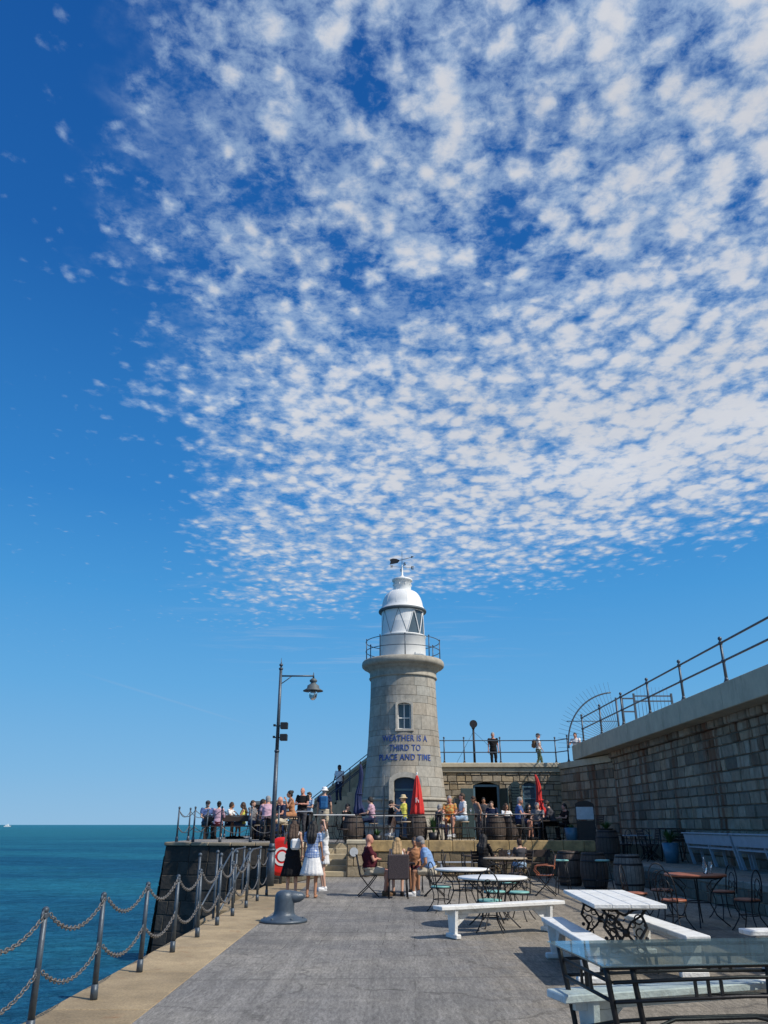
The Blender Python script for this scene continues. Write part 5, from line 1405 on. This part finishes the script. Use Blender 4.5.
    for q in (1, -1):
        c, hv, side, Mr = elb[(q, 'h')]
        for k, (o_, l_) in enumerate(((-.027, .062), (-.009, .072), (.009, .068), (.026, .052))):
            b0 = c+hv*.030+side*o_; dn = hv.cross(side); F.tube([b0, b0+hv*(l_*.5)+dn*.004, b0+hv*(l_*.85)+dn*.018], [.0095, .0088, .007], 6)
        tq = side*(-q); F.tube([c-hv*.02+tq*.025, c+hv*.012+tq*.052, c+hv*.04+tq*.058], [.011, .010, .008], 6)
    F.m = 1
    for q in (-1, 1): F.ell(hd+Mh @ V((.087, q*.030, .006)), .010, .012, .007, 8, 5)
    F.m = 2; F.ell(hd+Mh @ V((.092, 0, -.062)), .008, .022, .006, 8, 5)
    import bmesh
    bm = bmesh.new(); bm.from_mesh(me); fm = F.mesh('f'); bm.from_mesh(fm); bm.to_mesh(me); bm.free(); bpy.data.meshes.remove(fm)
    me.materials.clear(); 
    for m_ in (SK[skin], HR['black'], CM['maroon']): me.materials.append(m_)
    addobj(me, 'body', root)
    # clothes
    vs = .014 if near else .018
    if top:
        T_ = MB()
        hem = -.08 if pose == 'stand' else -.03
        ss = [(max(h, hem), rx, ry, fx) for (h, rx, ry, fx) in secs if h > hem-.1 and h < .5]
        torso(T_, ss+[(.515, .07, .12, 0)], .016)
        for q in (-1, 1):
            T_.ell(sh[q]+V((0, 0, 0)), .068 if not female else .055, .056, .058, 10, 7) if sleeve != 'none' else None
            if sleeve in ('short', 'long'):
                e = sh[q].lerp(elb[q], .62 if sleeve == 'short' else 1.0); T_.cyl(sh[q], e, .062 if not female else .052, .056 if not female else .046, 14)
            if sleeve == 'long': T_.ell(elb[q], .05, .05, .05); T_.cyl(elb[q], elb[q].lerp(wr[q], .92), .048, .036, 12)
        addobj(remesh(T_, vs, 'top', 1, .018, CM[top], sd), 'top', root)
    if bottom in ('trousers', 'shorts'):
        B_ = MB(); torso(B_, [(-.10, .11, .15, 0), (0, .12, .165, 0), (.07, .11*f, .155*f, .005)], .018)
        for q in (-1, 1):
            if bottom == 'shorts': e = hp[q].lerp(kn[q], .82); B_.cyl(hp[q], e, .095*f**.5, .080, 14); B_.ell(hp[q], .095, .095, .09)
            else: B_.cyl(hp[q], kn[q], .095*f**.5, .068, 14); B_.ell(hp[q], .095, .095, .09); B_.ell(kn[q], .068, .068, .068); B_.cyl(kn[q], an[q].lerp(kn[q], .06), .066, .055, 14)
        addobj(remesh(B_, vs, 'trousers', 1, .016, CM[bot], sd+9), 'shorts' if bottom == 'shorts' else 'trousers', root)
    elif bottom in ('skirt', 'dress', 'mini'):
        B_ = MB(); sg = 48
        if pose == 'stand':
            zb = dict(skirt=.50, dress=.46, mini=.66)[bottom]; rings = []
            for i in range(10):
                u = i/9; zz_ = 1.10-(1.10-zb)*u; r = .11+(.13 if bottom != 'mini' else .06)*u; rings.append(len(B_.v))
                for j in range(sg):
                    a = 2*PI*j/sg; rr = r*(1+u*.07*math.cos(16*a+sd)); B_.v.append(V((rr*.85*math.cos(a)+.0, rr*1.18*math.sin(a), zz_)))
            B_.loft(rings, sg)
        else:
            B_.ell(pel, .16, .19, .12)
            for q in (-1, 1): B_.cyl(hp[q], hp[q].lerp(kn[q], .85), .105, .085, 14)
            B_.box(pel+V((.2, 0, .02)), (.34, .2, .10), bev=.03)
        o = B_.build('skirt', CM[bot], root) if pose == 'stand' else addobj(remesh(B_, vs, 'skirt', 1, .008, CM[bot], sd), 'skirt', root)
    if shoes:
        for q in (-1, 1):
            S_ = MB(); S_.ell(an[q]+V((.07, 0, -.040)), .135, .052, .045, 14, 8); S_.ell(an[q]+V((-.01, 0, -.01)), .055, .050, .05, 12, 7); S_.box(an[q]+V((.06, 0, -.075)), (.25, .085, .018), bev=.008)
            S_.build('shoe', CM[shoes], root)
    # hair
    if style != 'bald' :
        Hh = MB(); 
        if style == 'cap' or style == 'hat': Hh.ell(hd+Mh @ V((-.022, 0, .0)), .095, .084, .095, 14, 10, Mh)
        else:
            Hh.ell(hd+Mh @ V((-.018, 0, .028)), .103, .088, .108, 16, 12, Mh); Hh.ell(hd+Mh @ V((-.045, 0, -.02)), .075, .080, .09, 12, 8, Mh)
        if style == 'long':
            for q in (-1, 0, 1): Hh.tube([hd+V((-.05, q*.05, .02)), hd+V((-.10, q*.065, -.12)), tb(-.135, q*.075, .42), tb(-.13, q*.06, .27)], [.07, .065, .06, .025], 8)
            for q in (-1, 1): Hh.tube([hd+V((.01, q*.078, .03)), hd+V((-.0, q*.09, -.09)), tb(-.02, q*.11, .48)], [.035, .035, .02], 7)
        if style == 'bun': Hh.ell(hd+Mh @ V((-.10, 0, .07)), .05, .05, .05)
        if style == 'fringe': Hh.ell(hd+Mh @ V((.05, 0, .075)), .055, .075, .04)
        addobj(remesh(Hh, .014, 'hair', 1, .012, HR[hair], sd), 'hair', root)
    if hat:
        kind, hm_ = hat
        K = MB()
        if kind == 'cap': K.ell(hd+Mh @ V((-.008, 0, .045)), .106, .092, .085, 16, 10, Mh); K.box(hd+Mh @ V((.12, 0, .045)), (.10, .12, .012), Mh, bev=.005)
        else:
            n = len(K.v); c0 = hd+Mh @ V((-.005, 0, .05)); br = .17 if kind == 'brim' else .15
            K.lathe([(.09, -.004), (br*.8, -.008), (br, -.025), (br, -.018), (br*.8, .002), (.105, .008), (.10, .05), (.085, .095), (.05, .11), (0, .112)], (0, 0, 0), 26)
            for i in range(n, len(K.v)): K.v[i] = c0+Mh @ K.v[i]
        K.build('hat', CM[hm_], root)
    if extra: extra(root, dict(pel=pel, tb=tb, hd=hd, wr=wr, sh=sh, elb=elb))
    root.scale = (s, s, s)
    return root
def backpack(colr, w_=.28, h_=.40):
    def f(root, J):
        mb = MB(); RMm = Matrix.Identity(3); mb.box(J['tb'](-.20, 0, .30), (.15, w_, h_), bev=.05); mb.box(J['tb'](-.285, 0, .22), (.05, w_*.7, h_*.45), bev=.02)
        mb.build('backpack', CM[colr], root)
        mb = MB()
        for q in (-1, 1): mb.tube([J['tb'](-.13, q*.10, .46), J['tb'](0, q*.11, .54), J['tb'](.12, q*.11, .42), J['tb'](.12, q*.13, .2), J['tb'](-.12, q*.13, .12)], .014, 6)
        mb.build('strap', CM[colr], root)
    return f
def shoulder_bag(colr, q=1, drop=.30, size=(.10, .24, .26)):
    def f(root, J):
        mb = MB(); c = J['tb'](-.17, q*.06, drop); mb.box(c, size, bev=.045); mb.build('bag', CM[colr], root)
        mb = MB(); mb.tube([c+Vector((0, -.05, .1)), J['tb'](-.12, q*.13, .50), J['tb'](.0, q*.14, .545), J['tb'](-.0, q*.13, .54), c+Vector((0, .06, .1))], .008, 5); mb.build('strap', CM[colr], root)
    return f
def phone(root, J):
    mb = MB(); c, hv, side, Mr = J['elb'][(-1, 'h')]; mb.box(c+hv*.06, (.012, .15, .075), bev=.004); mb.build('phone', M_black, root)
def straps(root, J):
    mb = MB()
    for q in (-1, 1): mb.tube([J['tb'](-.10, q*.05, .34), J['tb'](-.075, q*.075, .47), J['tb'](0, q*.085, .535), J['tb'](.09, q*.07, .42)], .009, 5)
    mb.build('shoulder_strap', CM['black'], root)

def vest(root, J):
    straps(root, J); shoulder_bag('white', -1, .26)(root, J)

# the three women by the steps   (face: 0 = towards +X, 90 = away from the camera)
person(294, 20.5, .0, 95, 'woman in a black strappy dress with a white bag on her back, standing', H=1.68, female=True, skin='fair', hair='brown', style='long', top='black', sleeve='none', bottom='dress', bot='black', shoes='black', armL='phone', armR='bag', near=True, extra=vest, X=-2.22)
person(312, 20.2, .0, 80, 'woman in blue check shirt and white pleated skirt, seen from behind', H=1.68, female=True, skin='tan', hair='black', style='long', top='check', sleeve='short', bottom='skirt', bot='white', shoes=None, armL='down', armR='bag', near=True, X=-1.72)
person(324, 22.3, .0, 200, 'woman in a white top and shorts raising one arm to her head', H=1.66, female=True, skin='fair', hair='brown', style='short', top='white', sleeve='short', bottom='mini', bot='white', shoes='white', armL='head', armR='bag', near=True, X=-1.58)
# four friends at the near table
person(370, 20.75, .0, 8, 'bald man in maroon shirt and beige shorts seated on the left', 'sit', 1.78, lean=-3, skin='red', style='bald', top='maroon', bottom='shorts', bot='beige', shoes='brown', armL='cross', armR='cross', fat=1.45, near=True, X=-.36)
person(398, 20.35, .0, 88, 'blonde woman seated in the wicker chair with her back to us', 'sit', 1.62, lean=3, female=True, hair='blond', style='long', top='white', sleeve='none', bottom='shorts', bot='pdenim', shoes='black', armL='table', armR='table', near=True, X=.32)
person(412, 21.85, .0, -95, 'girl with bare shoulders and bun seated beyond the table', 'sit', 1.6, lean=2, female=True, skin='tan', hair='brown', style='bun', top='tan', sleeve='none', bottom='shorts', bot='maroon', shoes='black', armL='table', armR='eat', near=True, X=.80)
person(430, 20.7, .0, 176, 'man in light blue shirt and grey cap leaning forward on his knees', 'sit', 1.78, lean=22, skin='tan', hair='grey', style='cap', hat=('cap', 'grey'), top='lblue', bottom='shorts', bot='beige', shoes='white', armL='lap', armR='lap', fat=1.15, near=True, X=1.18)
# pier right
person(485, 24.2, .0, 60, 'person in loose black top seated with back to the camera', 'sit', 1.7, lean=5, hair='black', style='long', female=True, top='black', sleeve='long', bottom='trousers', bot='black', armL='table', armR='table', near=True, X=2.85)
person(521, 24.3, .0, 110, 'child in a grey vest seated near the tan table', 'sit', 1.45, lean=4, hair='brown', style='short', top='dgrey', sleeve='short', bottom='shorts', bot='pdenim', shoes='white', armL='table', armR='table', X=3.95)
# terrace edge
person(404, 29.9, ZT, 165, 'woman in yellow top and straw hat perched on a stool with raised arms', 'sit', 1.66, seat=.72, lean=4, female=True, hair='blond', style='hat', hat=('brim', 'straw'), top='yellow', bottom='shorts', bot='denim', shoes='white', armL='phone', armR='point', near=True, feet=.15, X=wx(406, 29.4))
person(391, 30.6, ZT, 10, 'dark haired woman in black facing the woman in the straw hat', 'sit', 1.62, seat=.6, female=True, hair='black', style='short', top='black', bottom='trousers', bot='dgrey', armL='eat', armR='table')
person(373, 30.6, ZT, 170, 'man in a pink shirt seated beside the blue parasol', 'sit', 1.74, seat=.66, lean=8, hair='black', top='pink', bottom='trousers', bot='navy', armL='table', armR='table')
person(451, 30.2, ZT, 260, 'older man in an orange floral shirt seated by the lighthouse base', 'sit', 1.72, seat=.68, lean=4, hair='grey', skin='red', style='short', top='orange', bottom='shorts', bot='orange', shoes='brown', armL='lap', armR='table', fat=1.25, near=True)
person(465, 29.3, ZT, 190, 'man in a white tee and pale blue shorts seated on a high stool', 'sit', 1.76, seat=.72, lean=2, skin='red', hair='brown', style='short', top='white', bottom='shorts', bot='pdenim', shoes='white', armL='lap', armR='cross', near=True)
# cafe door and shade
person(482, 33.0, ZT, 200, 'grey vested person bending at the cafe doorway', 'stand', 1.72, lean=24, skin='tan', hair='brown', top='grey', sleeve='none', bottom='trousers', bot='dgrey', armL='bag', armR='bag')
person(476, 37.6, ZT, 270, 'person in dark clothes just inside the cafe door', 'stand', 1.74, skin='tan', hair='black', top='dgrey', bottom='trousers', bot='black', X=4.55)
person(494, 33.6, ZT, 250, 'seated customer in dark blue beside the door leaf', 'sit', 1.7, seat=.6, lean=6, hair='brown', top='navy', bottom='trousers', bot='navy', armL='table', armR='table')
person(520, 30.4, ZT, -20, 'man in a blue tee seated high below the cafe window', 'sit', 1.78, seat=.62, lean=6, skin='red', hair='grey', top='teeblue', bottom='shorts', bot='navy', armL='table', armR='table', fat=1.2)
person(540, 31.9, ZT, 250, 'bearded customer in a mottled grey top under the slumped red parasol', 'sit', 1.72, lean=4, seat=.5, hair='grey', top='grey', bottom='trousers', bot='dgrey', armL='table', armR='table')
person(556, 31.2, ZT, 165, 'customer in a grey blue shirt leaning over the corner table', 'sit', 1.78, seat=.55, lean=18, hair='brown', top='dgrey', sleeve='long', bottom='trousers', bot='black', armL='table', armR='table', fat=1.1)
person(531, 32.6, ZT, 280, 'dark haired customer behind the man in the blue tee', 'sit', 1.66, seat=.5, hair='black', style='long', female=True, top='black', bottom='trousers', bot='black', armL='table', armR='eat')
person(568, 33.2, ZT, 200, 'customer in black deepest in the shaded corner', 'sit', 1.7, seat=.5, hair='black', top='black', bottom='trousers', bot='black', armL='table', armR='table')
# left group behind the lamp post
ZL = ZT+.1
person(323, 30.9, ZL, 88, 'man in white hat with blue backpack and beige shorts walking away', 'stand', 1.78, hair='grey', style='hat', hat=('round', 'white'), top='navy', bottom='shorts', bot='beige', shoes='brown', armL='down', armR='bag', near=True, extra=backpack('bluepack', .30, .44), fat=1.1, walk=.3)
person(301, 30.0, ZL, 250, 'bald man in a black tee standing behind the tanned woman', 'stand', 1.76, skin='red', style='bald', top='black', bottom='trousers', bot='dgrey', armL='cross', armR='cross', fat=1.15)
person(291, 28.8, ZL, 200, 'tanned woman in an orange brown dress with hand at her chin', 'sit', 1.72, seat=.72, lean=8, female=True, skin='tan', hair='black', style='bun', top='tan', sleeve='none', bottom='skirt', bot='tan', armL='chin', armR='table', near=True)
person(282, 28.6, ZL, 215, 'bald man in dark blue leaning on the table', 'sit', 1.74, seat=.52, lean=10, skin='red', style='bald', top='navy', bottom='shorts', bot='beige', armL='table', armR='table', fat=1.15)
person(267, 28.1, ZL, 110, 'broad man in a pale pink shirt seen from behind the lamp post', 'sit', 1.82, seat=.50, lean=16, skin='red', hair='grey', top='pink', bottom='trousers', bot='dgrey', armL='table', armR='table', fat=1.3, near=True)
person(258, 30.4, ZL, 20, 'dark haired customer left of the broad man in pink', 'sit', 1.68, seat=.5, lean=6, hair='black', skin='tan', top='dgrey', bottom='trousers', bot='black', armL='eat', armR='table')
person(250, 31.0, ZL, 340, 'seated customer in grey beside the stone booth', 'sit', 1.66, seat=.48, hair='brown', top='grey', bottom='trousers', bot='navy', armL='table', armR='lap')
person(241, 32.1, ZL, 190, 'long haired woman in a yellow top at the picnic table', 'sit', 1.64, seat=.45, female=True, hair='brown', style='long', skin='tan', top='yellow', sleeve='none', bottom='shorts', bot='denim', armL='table', armR='eat')
person(227, 32.2, ZL, 350, 'customer in a white top facing the long haired woman', 'sit', 1.66, seat=.45, hair='brown', skin='tan', top='white', bottom='shorts', bot='navy', armL='table', armR='table', lean=5)
person(216, 30.95, ZL, 95, 'curly dark haired woman in pale pink on the near bench', 'sit', 1.66, seat=.45, female=True, hair='black', style='bun', top='pink', sleeve='long', bottom='shorts', bot='maroon', armL='table', armR='table')
person(204, 31.6, ZL, 300, 'capped man in a blue shirt at the end of the picnic table', 'sit', 1.72, seat=.46, hair='grey', style='cap', hat=('cap', 'dgrey'), top='teeblue', bottom='trousers', bot='dgrey', shoes='black', armL='table', armR='lap', lean=3)
person(262, 31.6, ZL, 250, 'customer in maroon half hidden behind the broad man in pink', 'sit', 1.7, seat=.5, hair='ginger', style='fringe', skin='fair', top='maroon', bottom='trousers', bot='navy', armL='table', armR='eat', lean=4)
person(275, 30.9, ZL, 300, 'woman in green turned sideways behind the lamp post', 'sit', 1.66, seat=.5, female=True, hair='blond', style='long', top='green', bottom='trousers', bot='denim', armL='table', armR='table', lean=8)
person(308, 31.8, ZL, 230, 'customer in denim blue standing back by the staircase foot', 'stand', 1.66, hair='brown', style='fringe', top='pdenim', bottom='trousers', bot='black', armL='cross', armR='eat')
person(344, 31.2, ZT, 330, 'customer in black sitting low behind the left barrel', 'sit', 1.7, seat=.46, hair='black', top='black', bottom='trousers', bot='black', armL='table', armR='lap', lean=10)
person(508, 32.2, ZT, 285, 'customer in white beside the closed shutter', 'sit', 1.66, seat=.5, female=True, hair='brown', style='long', skin='tan', top='white', bottom='trousers', bot='dgrey', armL='table', armR='chin')
person(437, 31.6, ZT, 20, 'customer in grey beside the lighthouse base behind the potted plant', 'sit', 1.68, seat=.46, hair='grey', top='dgrey', bottom='trousers', bot='navy', armL='table', armR='table', lean=12)
# on the stairs and the promenade
person(338, 38.6, sz(wx(338, 38.6, 1.07)), 240, 'person in a white shirt standing high on the stone staircase', 'stand', 1.74, hair='black', skin='dark', top='white', bottom='trousers', bot='navy', armL='down', armR='bag')
person(493, 40.0, 4.1, 270, 'man in a black tee standing at the promenade railing', 'stand', 1.78, hair='grey', skin='red', top='black', bottom='trousers', bot='black', armL='down', armR='down', X=wx(493, 40.0, 1.04))
person(538, 40.2, 4.1, 0, 'walker with cap and tan backpack on the promenade', 'stand', 1.76, hair='grey', style='cap', hat=('cap', 'dgrey'), skin='red', top='white', bottom='trousers', bot='green', armL='bag', armR='bag', extra=backpack('brown'), walk=.5, X=wx(538, 40.2, 1.04))
person(575, 39.6, 4.1, 240, 'person in white peering over the railing beside the fan grille', 'stand', 1.72, hair='brown', skin='red', top='white', bottom='trousers', bot='navy', armL='rail', armR='rail', X=wx(575, 39.6, 1.035))
# high stools under perched customers
pk = make_stool(M_tan, .70)
for i, (px, Y, z, h, lab) in enumerate([(406, 29.4, ZT, .72, 'high stool under the woman in the straw hat'), (391, 30.6, ZT, .6, 'stool under the dark haired woman in black'), (373, 30.6, ZT, .66, 'stool under the man in the pink shirt beside the blue parasol'),
    (451, 30.2, ZT, .68, 'stool under the man in the orange shirt'), (465, 29.3, ZT, .72, 'high stool under the man in the white tee'), (494, 33.6, ZT, .6, 'stool beside the cafe door leaf'), (520, 30.4, ZT, .62, 'stool under the man in the blue tee'),
    (540, 31.9, ZT, .5, 'stool under the bearded customer'), (556, 31.2, ZT, .55, 'stool under the leaning customer at the corner table'), (531, 32.6, ZT, .5, 'stool behind the man in the blue tee'), (568, 33.2, ZT, .5, 'stool deepest in the shaded corner'),
    (291, 28.8, ZL, .72, 'high stool under the tanned woman'), (282, 28.6, ZL, .52, 'stool under the bald man in dark blue'), (267, 28.1, ZL, .50, 'stool under the broad man in pale pink'), (258, 30.4, ZL, .5, 'stool left of the broad man in pink'),
    (250, 31.0, ZL, .48, 'stool beside the stone booth'), (204, 31.6, ZL, .46, 'stool at the end of the picnic table'), (262, 31.6, ZL, .5, 'stool under the customer in maroon'), (275, 30.9, ZL, .5, 'stool under the woman in green'), (344, 31.2, ZT, .46, 'low stool behind the left barrel'), (508, 32.2, ZT, .5, 'stool beside the closed shutter'), (437, 31.6, ZT, .46, 'low stool by the lighthouse base')]):
    o = place(pk, i > 0, (wx(px, Y), Y, z), i*.3, lab, 'stools on the terrace'); o.scale = (1, 1, (h-.005)/.712)
